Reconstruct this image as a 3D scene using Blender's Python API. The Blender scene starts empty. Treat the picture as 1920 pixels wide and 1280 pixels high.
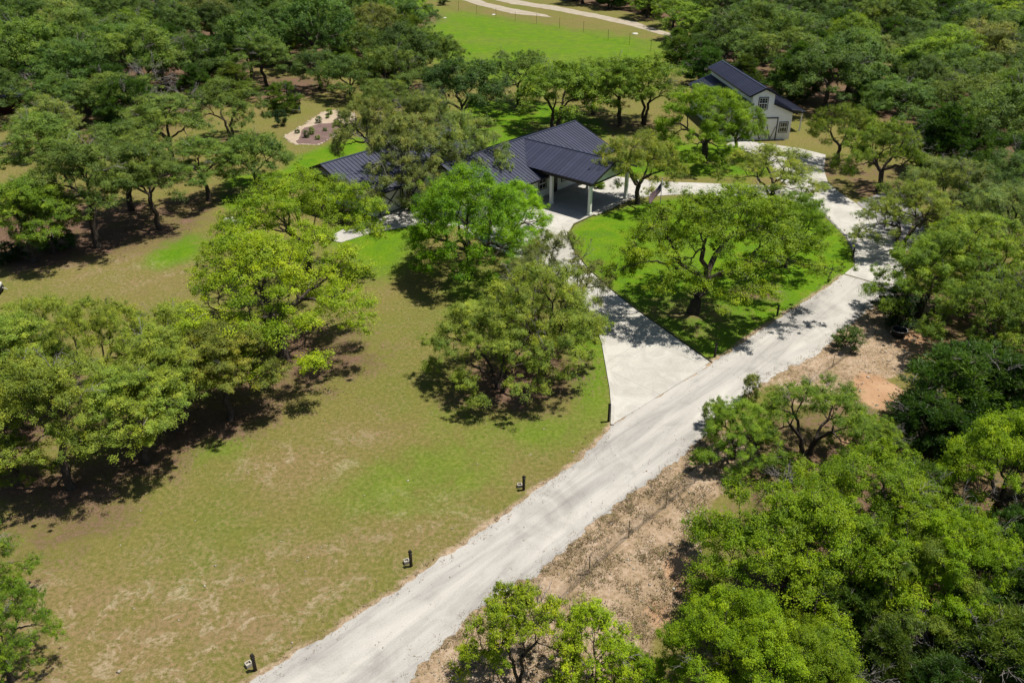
import bpy, bmesh, math, random
import numpy as np
from mathutils import Vector, Matrix

# ------------------------------------------------------------------ camera, sky, sun, exposure
scene = bpy.context.scene
CAM_H, FOCAL, PITCH = 30.0, 1550.0, math.atan(880.0 / 1550.0)      # metres, pixels of a 1920 wide picture, radians below level
cam_data = bpy.data.cameras.new('camera')
cam = bpy.data.objects.new('camera', cam_data)
scene.collection.objects.link(cam)
cam.location = (0, 0, CAM_H)
cam.rotation_euler = (math.pi / 2 - PITCH, 0, 0)
cam_data.sensor_width = 36.0
cam_data.lens = 36.0 * FOCAL / 1920.0
cam_data.clip_end = 6000
cam_data.clip_start = 0.5
scene.camera = cam

SUN_DIR = Vector((0.35, 0.07, 1.0)).normalized()                    # towards the sun
sun_data = bpy.data.lights.new('sun', 'SUN')
sun_data.energy = 5.0
sun_data.angle = math.radians(0.53)
sun_data.color = (1.0, 0.955, 0.88)
sun = bpy.data.objects.new('sun', sun_data)
scene.collection.objects.link(sun)
sun.rotation_euler = SUN_DIR.to_track_quat('Z', 'Y').to_euler()
sun.location = (0, 0, 120)
world = bpy.data.worlds.new('World')
scene.world = world
world.use_nodes = True
wn = world.node_tree.nodes
sky = wn.new('ShaderNodeTexSky')
sky.sky_type = 'NISHITA'
sky.sun_disc = False
sky.sun_elevation = math.asin(SUN_DIR.z)
sky.sun_rotation = math.atan2(SUN_DIR.x, SUN_DIR.y)
world.node_tree.links.new(sky.outputs[0], wn['Background'].inputs[0])
wn['Background'].inputs[1].default_value = 0.062
vs = scene.view_settings
vs.view_transform = 'Standard'
vs.look = 'None'
vs.exposure = 0.62
vs.gamma = 1.0
vs.use_curve_mapping = False
cy = scene.cycles
cy.max_bounces = 6
cy.diffuse_bounces = 3
cy.glossy_bounces = 2
cy.transmission_bounces = 3
cy.transparent_max_bounces = 4
cy.caustics_reflective = False
cy.caustics_refractive = False
try:
    cy.use_denoising = True
    cy.denoiser = 'OPENIMAGEDENOISE'
    cy.denoising_input_passes = 'RGB_ALBEDO_NORMAL'
except Exception:
    pass

rng = np.random.default_rng(7)
COL = scene.collection
CT, ST = math.cos(PITCH), math.sin(PITCH)


def ground_at(u, v, z=0.0):
    """Survey point: where the sight line through a point of the photograph meets the level z."""
    xc, yc = (u - 960) / FOCAL, -(v - 640) / FOCAL
    dy, dz = CT + yc * ST, -ST + yc * CT
    t = (CAM_H - z) / -dz
    return (xc * t, dy * t)


def outline(pts):
    return [ground_at(u, v) for u, v in pts]


# ------------------------------------------------------------------ object helpers
def mesh_np(name, verts, faces_flat, loop_tot, mat, tint=None, smooth=False, mats=None, mat_idx=None):
    me = bpy.data.meshes.new(name)
    verts = np.asarray(verts, np.float32)
    me.vertices.add(len(verts))
    me.vertices.foreach_set('co', verts.ravel())
    faces_flat = np.asarray(faces_flat, np.int32)
    loop_tot = np.asarray(loop_tot, np.int32)
    me.loops.add(len(faces_flat))
    me.loops.foreach_set('vertex_index', faces_flat)
    me.polygons.add(len(loop_tot))
    starts = np.zeros(len(loop_tot), np.int32)
    starts[1:] = np.cumsum(loop_tot)[:-1]
    me.polygons.foreach_set('loop_start', starts)
    me.polygons.foreach_set('loop_total', loop_tot)
    if tint is not None:
        a = me.attributes.new('tint', 'FLOAT', 'POINT')
        a.data.foreach_set('value', np.asarray(tint, np.float32))
    for m in ([mat] if mats is None else mats):
        me.materials.append(m)
    if mat_idx is not None:
        me.polygons.foreach_set('material_index', np.asarray(mat_idx, np.int32))
    me.update(calc_edges=True)
    if smooth:
        me.polygons.foreach_set('use_smooth', np.ones(len(loop_tot), bool))
    return me


def link(name, me, parent=None, loc=None, rot=None):
    o = bpy.data.objects.new(name, me)
    COL.objects.link(o)
    if parent is not None:
        o.parent = parent
    if loc is not None:
        o.location = loc
    if rot is not None:
        o.rotation_euler = rot
    return o


def tag(o, label=None, category=None, group=None, kind=None):
    if label:
        o['label'] = label
    if category:
        o['category'] = category
    if group:
        o['group'] = group
    if kind:
        o['kind'] = kind
    return o


def thing(name, loc, rz=0.0, label=None, category=None, group=None):
    o = link(name, None, None, loc, (0, 0, rz))
    return tag(o, label, category, group)


class MB:
    """collects boxes, bars and tubes and links them as one mesh object"""

    def __init__(self):
        self.v, self.f = [], []

    def poly(self, pts):
        n = len(self.v)
        self.v += [tuple(p) for p in pts]
        self.f.append(tuple(range(n, n + len(pts))))
        return self

    def prism(self, ring_a, ring_b):
        n, k = len(self.v), len(ring_a)
        self.v += [tuple(p) for p in ring_a] + [tuple(p) for p in ring_b]
        self.f.append(tuple(range(n + k - 1, n - 1, -1)))
        self.f.append(tuple(range(n + k, n + 2 * k)))
        for i in range(k):
            j = (i + 1) % k
            self.f.append((n + i, n + j, n + k + j, n + k + i))
        return self

    def box(self, x0, x1, y0, y1, z0, z1):
        a = [(x0, y0, z0), (x1, y0, z0), (x1, y1, z0), (x0, y1, z0)]
        return self.prism(a, [(p[0], p[1], z1) for p in a])

    def bar(self, p, q, w, h=None):
        """square bar from p to q"""
        h = h or w
        p, q = Vector(p), Vector(q)
        d = (q - p).normalized()
        up = Vector((0, 0, 1)) if abs(d.z) < 0.95 else Vector((0, 1, 0))
        s = d.cross(up).normalized() * (w / 2)
        t = s.cross(d).normalized() * (h / 2)
        ring = [s + t, -s + t, -s - t, s - t]
        return self.prism([p + r for r in ring], [q + r for r in ring])

    def tube(self, p, q, r0, r1, n=8):
        p, q = Vector(p), Vector(q)
        d = (q - p).normalized()
        up = Vector((0, 0, 1)) if abs(d.z) < 0.95 else Vector((0, 1, 0))
        s = d.cross(up).normalized()
        t = s.cross(d).normalized()
        cs = [(math.cos(2 * math.pi * i / n), math.sin(2 * math.pi * i / n)) for i in range(n)]
        return self.prism([p + (s * a + t * b) * r0 for a, b in cs], [q + (s * a + t * b) * r1 for a, b in cs])

    def build_each(self, name, mat, parent):
        """every box or bar collected so far becomes an object of its own"""
        k = 0
        while k < len(self.f):
            n0 = len(self.f[k])
            base = min(self.f[k])
            m = MB()
            m.v = self.v[base:base + 2 * n0]
            m.f = [tuple(i - base for i in f) for f in self.f[k:k + 2 + n0]]
            m.build(name, mat, parent)
            k += 2 + n0

    def mesh(self, name, mat, smooth=False, bevel=0.0):
        me = bpy.data.meshes.new(name)
        me.from_pydata(self.v, [], self.f)
        me.materials.append(mat)
        bm = bmesh.new()
        bm.from_mesh(me)
        bmesh.ops.recalc_face_normals(bm, faces=bm.faces)
        if bevel:
            bmesh.ops.bevel(bm, geom=list(bm.edges), offset=bevel, segments=1, affect='EDGES')
        bm.to_mesh(me)
        bm.free()
        if smooth:
            me.polygons.foreach_set('use_smooth', [True] * len(me.polygons))
        return me

    def build(self, name, mat, parent=None, loc=None, rot=None, smooth=False, bevel=0.0):
        return link(name, self.mesh(name, mat, smooth, bevel), parent, loc, rot)


# ------------------------------------------------------------------ materials
class NT:
    def __init__(self, name):
        self.m = bpy.data.materials.new(name)
        self.m.use_nodes = True
        self.t = self.m.node_tree
        self.n = self.t.nodes
        self.bsdf = self.n['Principled BSDF']
        self.out = self.n['Material Output']

    def new(self, kind, **kw):
        nd = self.n.new(kind)
        for k, v in kw.items():
            setattr(nd, k, v)
        return nd

    def link(self, a, b):
        self.t.links.new(a, b)

    def coord(self, out='Object'):
        return self.new('ShaderNodeTexCoord').outputs[out]

    def noise(self, scale, detail=4, rough=0.55, vec=None, dist=0.0):
        nd = self.new('ShaderNodeTexNoise')
        nd.inputs['Scale'].default_value = scale
        nd.inputs['Detail'].default_value = detail
        nd.inputs['Roughness'].default_value = rough
        nd.inputs['Distortion'].default_value = dist
        if vec is not None:
            self.link(vec, nd.inputs['Vector'])
        return nd.outputs[0]

    def ramp(self, fac, stops, interp='LINEAR'):
        nd = self.new('ShaderNodeValToRGB')
        cr = nd.color_ramp
        cr.interpolation = interp
        while len(cr.elements) < len(stops):
            cr.elements.new(0.5)
        for e, (p, c) in zip(cr.elements, stops):
            e.position = p
            e.color = (c, c, c, 1) if isinstance(c, (int, float)) else (*c, 1)
        self.link(fac, nd.inputs[0])
        return nd.outputs[0]

    def mix(self, fac, a, b, blend='MIX'):
        nd = self.new('ShaderNodeMix', data_type='RGBA', blend_type=blend)
        for sock, val in ((nd.inputs[0], fac), (nd.inputs[6], a), (nd.inputs[7], b)):
            if isinstance(val, bpy.types.NodeSocket):
                self.link(val, sock)
            elif isinstance(val, (int, float)):
                sock.default_value = val
            else:
                sock.default_value = (*val, 1)
        return nd.outputs[2]

    def math(self, op, a, b=0.0, clamp=False):
        nd = self.new('ShaderNodeMath', operation=op, use_clamp=clamp)
        for sock, val in ((nd.inputs[0], a), (nd.inputs[1], b)):
            if isinstance(val, bpy.types.NodeSocket):
                self.link(val, sock)
            else:
                sock.default_value = val
        return nd.outputs[0]

    def attr(self, name):
        return self.new('ShaderNodeAttribute', attribute_name=name).outputs['Fac']

    def bump(self, height, strength=0.3, dist=0.05):
        nd = self.new('ShaderNodeBump')
        nd.inputs['Strength'].default_value = strength
        nd.inputs['Distance'].default_value = dist
        self.link(height, nd.inputs['Height'])
        self.link(nd.outputs[0], self.bsdf.inputs['Normal'])

    def finish(self, color, rough=0.8, spec=0.3, metal=0.0):
        if isinstance(color, bpy.types.NodeSocket):
            self.link(color, self.bsdf.inputs['Base Color'])
        else:
            self.bsdf.inputs['Base Color'].default_value = (*color, 1)
        self.bsdf.inputs['Roughness'].default_value = rough
        self.bsdf.inputs['Specular IOR Level'].default_value = spec
        self.bsdf.inputs['Metallic'].default_value = metal
        return self.m


def simple(name, col, rough=0.7, spec=0.3, metal=0.0, var=0.25, scale=3.0, bump=0.0):
    t = NT(name)
    n = t.noise(scale, 5, 0.6, t.coord())
    a = tuple(c * (1 - var) for c in col)
    b = tuple(min(1, c * (1 + var)) for c in col)
    c = t.ramp(n, [(0.3, a), (0.7, b)])
    if bump:
        t.bump(n, bump, 0.03)
    return t.finish(c, rough, spec, metal)


def leaf_material():
    t = NT('leaf')
    oc = t.new('ShaderNodeObjectInfo').outputs['Color']
    tint = t.attr('tint')
    shade = t.ramp(tint, [(0.0, 0.58), (0.5, 1.04), (1.0, 1.50)])
    warm = t.ramp(tint, [(0.0, (0.86, 1.0, 1.1)), (0.55, (1, 1, 1)), (1.0, (1.22, 1.06, 0.75))])
    patch = t.ramp(t.noise(0.45, 3, 0.5, t.coord()), [(0.3, (0.82, 0.92, 0.95)), (0.7, (1.16, 1.06, 0.95))])
    c = t.mix(1.0, t.mix(1.0, t.mix(1.0, oc, shade, 'MULTIPLY'), warm, 'MULTIPLY'), patch, 'MULTIPLY')
    t.finish(c, 0.55, 0.22)
    tr = t.new('ShaderNodeBsdfTranslucent')
    t.link(t.mix(1.0, c, (1.15, 1.2, 0.6), 'MULTIPLY'), tr.inputs[0])
    mx = t.new('ShaderNodeMixShader')
    mx.inputs[0].default_value = 0.42
    t.link(t.bsdf.outputs[0], mx.inputs[1])
    t.link(tr.outputs[0], mx.inputs[2])
    t.link(mx.outputs[0], t.out.inputs[0])
    return t.m


def tinted_material(name, lo, hi, rough=0.85):
    t = NT(name)
    c = t.ramp(t.attr('tint'), [(0.0, lo), (1.0, hi)])
    return t.finish(c, rough, 0.15)


LEAF = leaf_material()
BARK = simple('bark', (0.0561, 0.04488, 0.0363), 0.9, 0.1, 0, 0.45, 4.0, 0.6)
DEADWOOD = simple('deadwood', (0.198, 0.1815, 0.165), 0.9, 0.1, 0, 0.3, 3.0)
WHITE_WALL = simple('white_siding', (0.82, 0.81, 0.79), 0.6, 0.3, 0, 0.05, 1.2)
WHITE_TRIM = simple('white_trim', (0.76, 0.745, 0.71), 0.5, 0.3, 0, 0.04, 2.0)
DARK_TRIM = simple('dark_trim', (0.01188, 0.01188, 0.01452), 0.5, 0.4, 0, 0.2, 2.0)
SOFFIT = simple('soffit_wood', (0.0495, 0.0363, 0.02772), 0.8, 0.2, 0, 0.3, 5.0)
GLASS = simple('window_glass', (0.0132, 0.01716, 0.02112), 0.08, 0.8, 0, 0.1, 1.0)
BRONZE = simple('bronze_metal', (0.01452, 0.01122, 0.00924), 0.5, 0.4, 0.2, 0.3, 8.0)
GALV = simple('galvanised_wire', (0.1056, 0.099, 0.0924), 0.5, 0.4, 0.5, 0.3, 6.0)
RUST = simple('rusty_steel', (0.0726, 0.0396, 0.0264), 0.85, 0.2, 0, 0.4, 8.0)
STONE = simple('limestone', (0.33, 0.3036, 0.2508), 0.9, 0.15, 0, 0.25, 3.0, 0.5)
BLACK_PLASTIC = simple('black_plastic', (0.0132, 0.0132, 0.01386), 0.5, 0.4, 0, 0.2, 4.0)
GREY_RIM = simple('faded_rim', (0.198, 0.1914, 0.1848), 0.6, 0.3, 0, 0.2, 6.0)
RED_WOOD = simple('dark_red_boards', (0.0429, 0.01188, 0.00858), 0.8, 0.2, 0, 0.35, 2.5)
BLUE_PAINT = simple('dark_blue_paint', (0.0198, 0.0396, 0.066), 0.5, 0.4, 0, 0.2, 4.0)
PALE_BLUE = simple('pale_blue_fabric', (0.1452, 0.2112, 0.264), 0.8, 0.2, 0, 0.2, 5.0)
RUBBER = simple('rubber', (0.0099, 0.0099, 0.0099), 0.9, 0.2, 0, 0.2, 5.0)
WHITE_PAINT = simple('white_paint', (0.4752, 0.4686, 0.4422), 0.4, 0.4, 0, 0.08, 3.0)
POLE_METAL = simple('pale_pole', (0.297, 0.297, 0.2904), 0.4, 0.5, 0.6, 0.1, 3.0)


def roof_material():
    t = NT('standing_seam_metal')
    co = t.coord()
    n = t.noise(0.8, 4, 0.6, co)
    rnd = t.new('ShaderNodeObjectInfo').outputs['Random']
    base = t.ramp(n, [(0.3, (0.027, 0.030, 0.052)), (0.7, (0.040, 0.043, 0.069))])
    c = t.mix(1.0, base, t.ramp(rnd, [(0.0, 0.86), (1.0, 1.14)]), 'MULTIPLY')
    t.bump(t.noise(1.6, 2, 0.5, co), 0.12, 0.04)
    t.finish(c, 0.42, 0.5, 0.25)
    return t.m


ROOF = roof_material()


def concrete_material():
    t = NT('concrete')
    co = t.coord()
    big = t.ramp(t.noise(0.18, 4, 0.6, co), [(0.3, (0.3278, 0.3111, 0.2743)), (0.7, (0.4014, 0.3847, 0.3446))])
    fine = t.ramp(t.noise(9.0, 4, 0.7, co), [(0.3, 0.90), (0.7, 1.07)])
    stain = t.ramp(t.noise(0.55, 6, 0.68, co, 1.2), [(0.42, 0.80), (0.60, 1.0)])
    rnd = t.ramp(t.new('ShaderNodeObjectInfo').outputs['Random'], [(0.0, 0.94), (1.0, 1.05)])
    c = t.mix(1.0, t.mix(1.0, t.mix(0.8, big, t.mix(1.0, big, stain, 'MULTIPLY')), fine, 'MULTIPLY'), rnd, 'MULTIPLY')
    t.bump(t.noise(20, 4, 0.6, co), 0.15, 0.02)
    return t.finish(c, 0.9, 0.15)


CONCRETE = concrete_material()


def caliche_material():
    t = NT('caliche_gravel')
    co = t.coord()
    # streaks run with the road (its own long axis is the object's x axis)
    mp = t.new('ShaderNodeMapping')
    mp.inputs['Scale'].default_value = (0.09, 0.85, 1.0)
    t.link(co, mp.inputs[0])
    streak = t.ramp(t.noise(1.0, 5, 0.62, mp.outputs[0], 0.6), [(0.34, (0.2289, 0.2163, 0.2006)), (0.50, (0.3135, 0.2978, 0.2696)), (0.68, (0.3762, 0.3574, 0.3198))])
    patch = t.ramp(t.noise(0.30, 6, 0.65, co, 0.9), [(0.36, 0.80), (0.52, 1.0), (0.75, 1.05)])
    fine = t.ramp(t.noise(13.0, 5, 0.75, co), [(0.25, 0.84), (0.75, 1.12)])
    c = t.mix(1.0, t.mix(1.0, streak, patch, 'MULTIPLY'), fine, 'MULTIPLY')
    t.bump(t.noise(7, 6, 0.7, co), 0.35, 0.04)
    return t.finish(c, 0.95, 0.1)


CALICHE = caliche_material()


def gravel_material(name, lo, hi):
    t = NT(name)
    co = t.coord()
    a = t.ramp(t.noise(0.6, 5, 0.65, co), [(0.3, lo), (0.7, hi)])
    f = t.ramp(t.noise(16.0, 4, 0.8, co), [(0.25, 0.72), (0.75, 1.22)])
    t.bump(t.noise(11, 5, 0.7, co), 0.5, 0.04)
    return t.finish(t.mix(1.0, a, f, 'MULTIPLY'), 0.95, 0.1)


GREY_GRAVEL = gravel_material('grey_gravel', (0.1848, 0.1716, 0.1782), (0.2508, 0.2376, 0.2376))
PALE_TRACK = gravel_material('pale_track_dirt', (0.2376, 0.202, 0.1485), (0.3267, 0.2851, 0.2198))
BED_GRAVEL = gravel_material('bed_gravel', (0.264, 0.2046, 0.1452), (0.363, 0.297, 0.2178))
MULCH = gravel_material('bed_mulch', (0.095, 0.062, 0.055), (0.155, 0.105, 0.09))


def ground_material():
    t = NT('ground_turf')
    co = t.coord()
    n_big = t.noise(0.11, 5, 0.6, co, 0.5)
    n_mid = t.noise(0.55, 6, 0.65, co, 0.4)
    n_fine = t.noise(4.2, 6, 0.72, co)
    n_grain = t.noise(17.0, 4, 0.8, co)
    dry = t.ramp(t.math('ADD', t.math('MULTIPLY', n_big, 0.5), t.math('MULTIPLY', n_mid, 0.5)),
                 [(0.34, (0.1394, 0.11, 0.04144)), (0.45, (0.1264, 0.1157, 0.03014)), (0.54, (0.107, 0.1149, 0.0226)), (0.66, (0.08752, 0.1197, 0.01506))])
    # brown thatch showing between the blades
    thatch = t.ramp(t.math('ADD', t.math('MULTIPLY', t.attr('rock'), 0.12), t.math('ADD', t.math('MULTIPLY', n_fine, 0.55), t.math('MULTIPLY', n_mid, 0.45))), [(0.48, 0.0), (0.64, 0.85)])
    dry = t.mix(thatch, dry, (0.1815, 0.1188, 0.066))
    green = t.ramp(n_mid, [(0.3, (0.0462, 0.1254, 0.0033)), (0.55, (0.0825, 0.1518, 0.00462)), (0.75, (0.1254, 0.1617, 0.00792))])
    lush_f = t.math('ADD', t.attr('lush'), t.math('MULTIPLY', t.math('SUBTRACT', t.math('ADD', t.math('MULTIPLY', n_mid, 0.6), t.math('MULTIPLY', n_big, 0.4)), 0.5), 1.9))
    lush_f = t.ramp(lush_f, [(0.12, 0.0), (0.50, 0.55), (0.95, 1.0)])
    turf = t.mix(lush_f, dry, green)
    turf = t.mix(1.0, turf, t.ramp(n_fine, [(0.3, 0.70), (0.7, 1.28)]), 'MULTIPLY')
    turf = t.mix(1.0, turf, t.ramp(n_grain, [(0.25, 0.68), (0.75, 1.30)]), 'MULTIPLY')
    # leaf litter and bare soil
    lit = t.ramp(t.math('ADD', t.math('MULTIPLY', n_fine, 0.6), t.math('MULTIPLY', n_mid, 0.4)),
                 [(0.32, (0.0561, 0.033, 0.02112)), (0.5, (0.1089, 0.066, 0.04356)), (0.68, (0.1782, 0.1155, 0.0759))])
    lit = t.mix(1.0, lit, t.ramp(n_grain, [(0.25, 0.6), (0.75, 1.35)]), 'MULTIPLY')
    lit_f = t.math('ADD', t.attr('litter'), t.math('MULTIPLY', t.math('SUBTRACT', t.math('ADD', t.math('MULTIPLY', n_fine, 0.45), t.math('MULTIPLY', n_mid, 0.55)), 0.5), 2.6))
    lit_f = t.ramp(lit_f, [(0.24, 0.0), (0.74, 1.0)])
    c = t.mix(lit_f, turf, lit)
    # weedy verge: tan soil with straw
    verge = t.ramp(t.math('ADD', t.math('MULTIPLY', n_fine, 0.55), t.math('MULTIPLY', n_mid, 0.45)),
                   [(0.35, (0.1302, 0.1019, 0.04224)), (0.43, (0.1906, 0.1365, 0.07744)), (0.51, (0.2651, 0.1929, 0.125)), (0.60, (0.3395, 0.2621, 0.1866)), (0.70, (0.3952, 0.3231, 0.2376))])
    verge = t.mix(1.0, verge, t.ramp(n_grain, [(0.25, 0.72), (0.75, 1.25)]), 'MULTIPLY')
    ver_f = t.math('ADD', t.attr('verge'), t.math('MULTIPLY', t.math('SUBTRACT', n_mid, 0.5), 0.8))
    c = t.mix(t.ramp(ver_f, [(0.35, 0.0), (0.58, 1.0)]), c, verge)
    # orange sand
    sand = t.ramp(n_mid, [(0.3, (0.264, 0.1485, 0.0792)), (0.7, (0.3498, 0.2244, 0.132))])
    sand = t.mix(1.0, sand, t.ramp(n_grain, [(0.25, 0.85), (0.75, 1.12)]), 'MULTIPLY')
    san_f = t.math('ADD', t.attr('sand'), t.math('MULTIPLY', t.math('SUBTRACT', n_mid, 0.5), 0.9))
    c = t.mix(t.ramp(san_f, [(0.38, 0.0), (0.6, 1.0)]), c, sand)
    # limestone breaking through the thin turf in ragged veins
    ridge = t.math('ABSOLUTE', t.math('SUBTRACT', t.noise(0.42, 7, 0.62, co, 1.1), 0.5))
    vein = t.ramp(t.math('ADD', ridge, t.math('MULTIPLY', t.math('SUBTRACT', n_fine, 0.5), 0.16)), [(0.012, 0.95), (0.048, 0.0)])
    spot = t.ramp(t.math('ADD', t.math('MULTIPLY', n_mid, 0.5), t.math('MULTIPLY', n_fine, 0.5)), [(0.475, 0.0), (0.58, 1.0)])
    rk = t.math('MULTIPLY', t.math('MULTIPLY', vein, spot), t.attr('rock'), clamp=True)
    c = t.mix(rk, c, t.mix(n_fine, (0.264, 0.2112, 0.132), (0.3828, 0.33, 0.2376)))
    t.bump(t.math('ADD', t.math('MULTIPLY', n_fine, 1.0), t.math('MULTIPLY', n_grain, 0.6)), 0.55, 0.09)
    return t.finish(c, 0.95, 0.08)


TURF = ground_material()

# ------------------------------------------------------------------ lay of the land (survey outlines)
ROAD_L = outline([(380, 1340), (465, 1281), (530, 1240), (600, 1195), (700, 1133), (780, 1080), (900, 1000), (1000, 925), (1080, 870), (1144, 800),
                  (1240, 741), (1336, 681), (1400, 638), (1470, 591), (1530, 552), (1582, 515)])
ROAD_R = outline([(700, 1340), (762, 1281), (792, 1240), (850, 1190), (905, 1140), (1000, 1078), (1050, 1040), (1100, 990), (1180, 930), (1262, 868),
                  (1330, 806), (1400, 748), (1455, 702), (1530, 664), (1565, 632), (1612, 592), (1650, 566), (1692, 546)])


def resample(pts, step, jit, seed, wob=0.6):
    r = np.random.default_rng(seed)
    out = []
    for a, b in zip(pts, pts[1:]):
        a, b = np.array(a), np.array(b)
        n = max(1, int(np.linalg.norm(b - a) / step))
        for i in range(n):
            out.append(a + (b - a) * i / n)
    out.append(np.array(pts[-1]))
    out = np.array(out)
    d = np.gradient(out, axis=0)
    nrm = np.stack([-d[:, 1], d[:, 0]], 1) / (np.linalg.norm(d, axis=1, keepdims=True) + 1e-6)
    k = len(out)
    x = np.arange(k) * step
    w = sum(np.sin(x * f + r.uniform(0, 6.3) + 1.5 * np.sin(x * f * 0.37 + r.uniform(0, 6.3))) / (1 + 0.7 * i) for i, f in enumerate((0.45, 1.2, 2.6, 5.2, 9.0)))
    rough = np.convolve(r.normal(0, 1.0, k + 8), np.ones(4) / 4, 'same')[4:k + 4]
    off = jit * (0.42 * w * wob + 0.55 * rough)
    off[0] = off[-1] = 0
    return out + nrm * off[:, None]


road_poly = [tuple(p) for p in resample(ROAD_L, 0.13, 0.20, 3)] + [tuple(p) for p in resample(ROAD_R, 0.13, 0.34, 4)][::-1]

DRIVE = outline([(1146, 797), (1335, 682), (1290, 650), (1240, 615), (1190, 580), (1140, 540), (1102, 505), (1076, 472), (1063, 441), (1040, 436), (985, 425),
                 (920, 432), (900, 452), (960, 480), (1030, 512), (1082, 552), (1114, 600), (1129, 645), (1137, 690), (1144, 730), (1147, 765)])
COURT = outline([(1063, 441), (1075, 420), (1105, 406), (1140, 391), (1180, 376), (1215, 369), (1260, 366), (1320, 366), (1400, 369), (1470, 375), (1520, 388),
                 (1546, 404), (1560, 372), (1500, 350), (1400, 347), (1320, 344), (1240, 341), (1150, 331), (1110, 345), (1050, 345), (985, 372), (900, 352),
                 (790, 379), (712, 406), (640, 432), (610, 450), (640, 455), (700, 436), (790, 421), (860, 425), (900, 450), (920, 432), (985, 425), (1040, 436)])
BACK_DRIVE = outline([(1583, 514), (1693, 546), (1700, 520), (1668, 442), (1640, 410), (1605, 382), (1575, 362), (1553, 345), (1545, 320), (1548, 291), (1500, 279),
                      (1378, 262), (1362, 272), (1420, 292), (1447, 312), (1455, 335), (1480, 350), (1520, 372), (1545, 404), (1557, 416), (1585, 444), (1599, 472), (1601, 500)])
PAD = outline([(1606, 380), (1652, 362), (1695, 368), (1730, 400), (1735, 445), (1700, 470), (1680, 470), (1667, 440), (1640, 409)])


def dist_poly(P, poly):
    """signed distance (positive inside) of points P to a polygon"""
    poly = np.array(poly)
    x, y = P[:, 0], P[:, 1]
    inside = np.zeros(len(P), bool)
    best = np.full(len(P), 1e9)
    k = len(poly)
    for i in range(k):
        a, b = poly[i], poly[(i + 1) % k]
        cond = (a[1] > y) != (b[1] > y)
        with np.errstate(divide='ignore', invalid='ignore'):
            xi = (b[0] - a[0]) * (y - a[1]) / (b[1] - a[1] + 1e-12) + a[0]
        inside ^= cond & (x < xi)
        ab = b - a
        tt = np.clip(((P - a) @ ab) / (ab @ ab + 1e-9), 0, 1)
        best = np.minimum(best, np.hypot(x - a[0] - tt * ab[0], y - a[1] - tt * ab[1]))
    return np.where(inside, best, -best)


def sheet(name, pts, z, mat, thick=0.05, parent=None, origin=None, rz=0.0):
    """a flat slab with an outline; the object's x axis follows rz"""
    ox, oy = origin if origin else (0, 0)
    c, s = math.cos(-rz), math.sin(-rz)
    loc = [((x - ox) * c - (y - oy) * s, (x - ox) * s + (y - oy) * c) for x, y in pts]
    bm = bmesh.new()
    top = [bm.verts.new((x, y, 0)) for x, y in loc]
    f = bm.faces.new(top)
    bm.normal_update()
    if f.normal.z < 0:
        f.normal_flip()
    r = bmesh.ops.extrude_face_region(bm, geom=[f])
    for v in r['geom']:
        if isinstance(v, bmesh.types.BMVert):
            v.co.z -= thick
    bmesh.ops.triangulate(bm, faces=[q for q in bm.faces if len(q.verts) > 4])
    bmesh.ops.recalc_face_normals(bm, faces=bm.faces)
    me = bpy.data.meshes.new(name)
    bm.to_mesh(me)
    bm.free()
    me.materials.append(mat)
    return link(name, me, parent, (ox, oy, z), (0, 0, rz))


def slabs(name, pts, z, rz, step, origin):
    """a concrete drive poured in bays: every bay is a slab of its own with open joints between"""
    root = thing(name, (origin[0], origin[1], 0), rz)
    tag(root, kind='structure')
    c, s = math.cos(-rz), math.sin(-rz)
    loc = [((x - origin[0]) * c - (y - origin[1]) * s, (x - origin[0]) * s + (y - origin[1]) * c) for x, y in pts]
    bm0 = bmesh.new()
    f = bm0.faces.new([bm0.verts.new((x, y, 0)) for x, y in loc])
    bm0.normal_update()
    if f.normal.z < 0:
        f.normal_flip()
    bmesh.ops.triangulate(bm0, faces=[f])
    xs, ys = [p[0] for p in loc], [p[1] for p in loc]
    g = 0.007
    for i in range(math.floor(min(xs) / step), math.ceil(max(xs) / step)):
        for j in range(math.floor(min(ys) / step), math.ceil(max(ys) / step)):
            bm = bm0.copy()
            for co, no in (((i * step + g, 0, 0), (-1, 0, 0)), (((i + 1) * step - g, 0, 0), (1, 0, 0)),
                           ((0, j * step + g, 0), (0, -1, 0)), ((0, (j + 1) * step - g, 0), (0, 1, 0))):
                bmesh.ops.bisect_plane(bm, geom=bm.verts[:] + bm.edges[:] + bm.faces[:], plane_co=co, plane_no=no, clear_outer=True)
            area = sum(q.calc_area() for q in bm.faces)
            if area > 0.15:
                bmesh.ops.dissolve_limit(bm, angle_limit=0.01, verts=bm.verts, edges=bm.edges)
                r = bmesh.ops.extrude_face_region(bm, geom=list(bm.faces))
                for v in r['geom']:
                    if isinstance(v, bmesh.types.BMVert):
                        v.co.z -= 0.06
                bmesh.ops.triangulate(bm, faces=[q for q in bm.faces if len(q.verts) > 4])
                bmesh.ops.recalc_face_normals(bm, faces=bm.faces)
                me = bpy.data.meshes.new('slab')
                bm.to_mesh(me)
                me.materials.append(CONCRETE)
                link('slab', me, root, (0, 0, z))
            bm.free()
    bm0.free()
    return root


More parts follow.
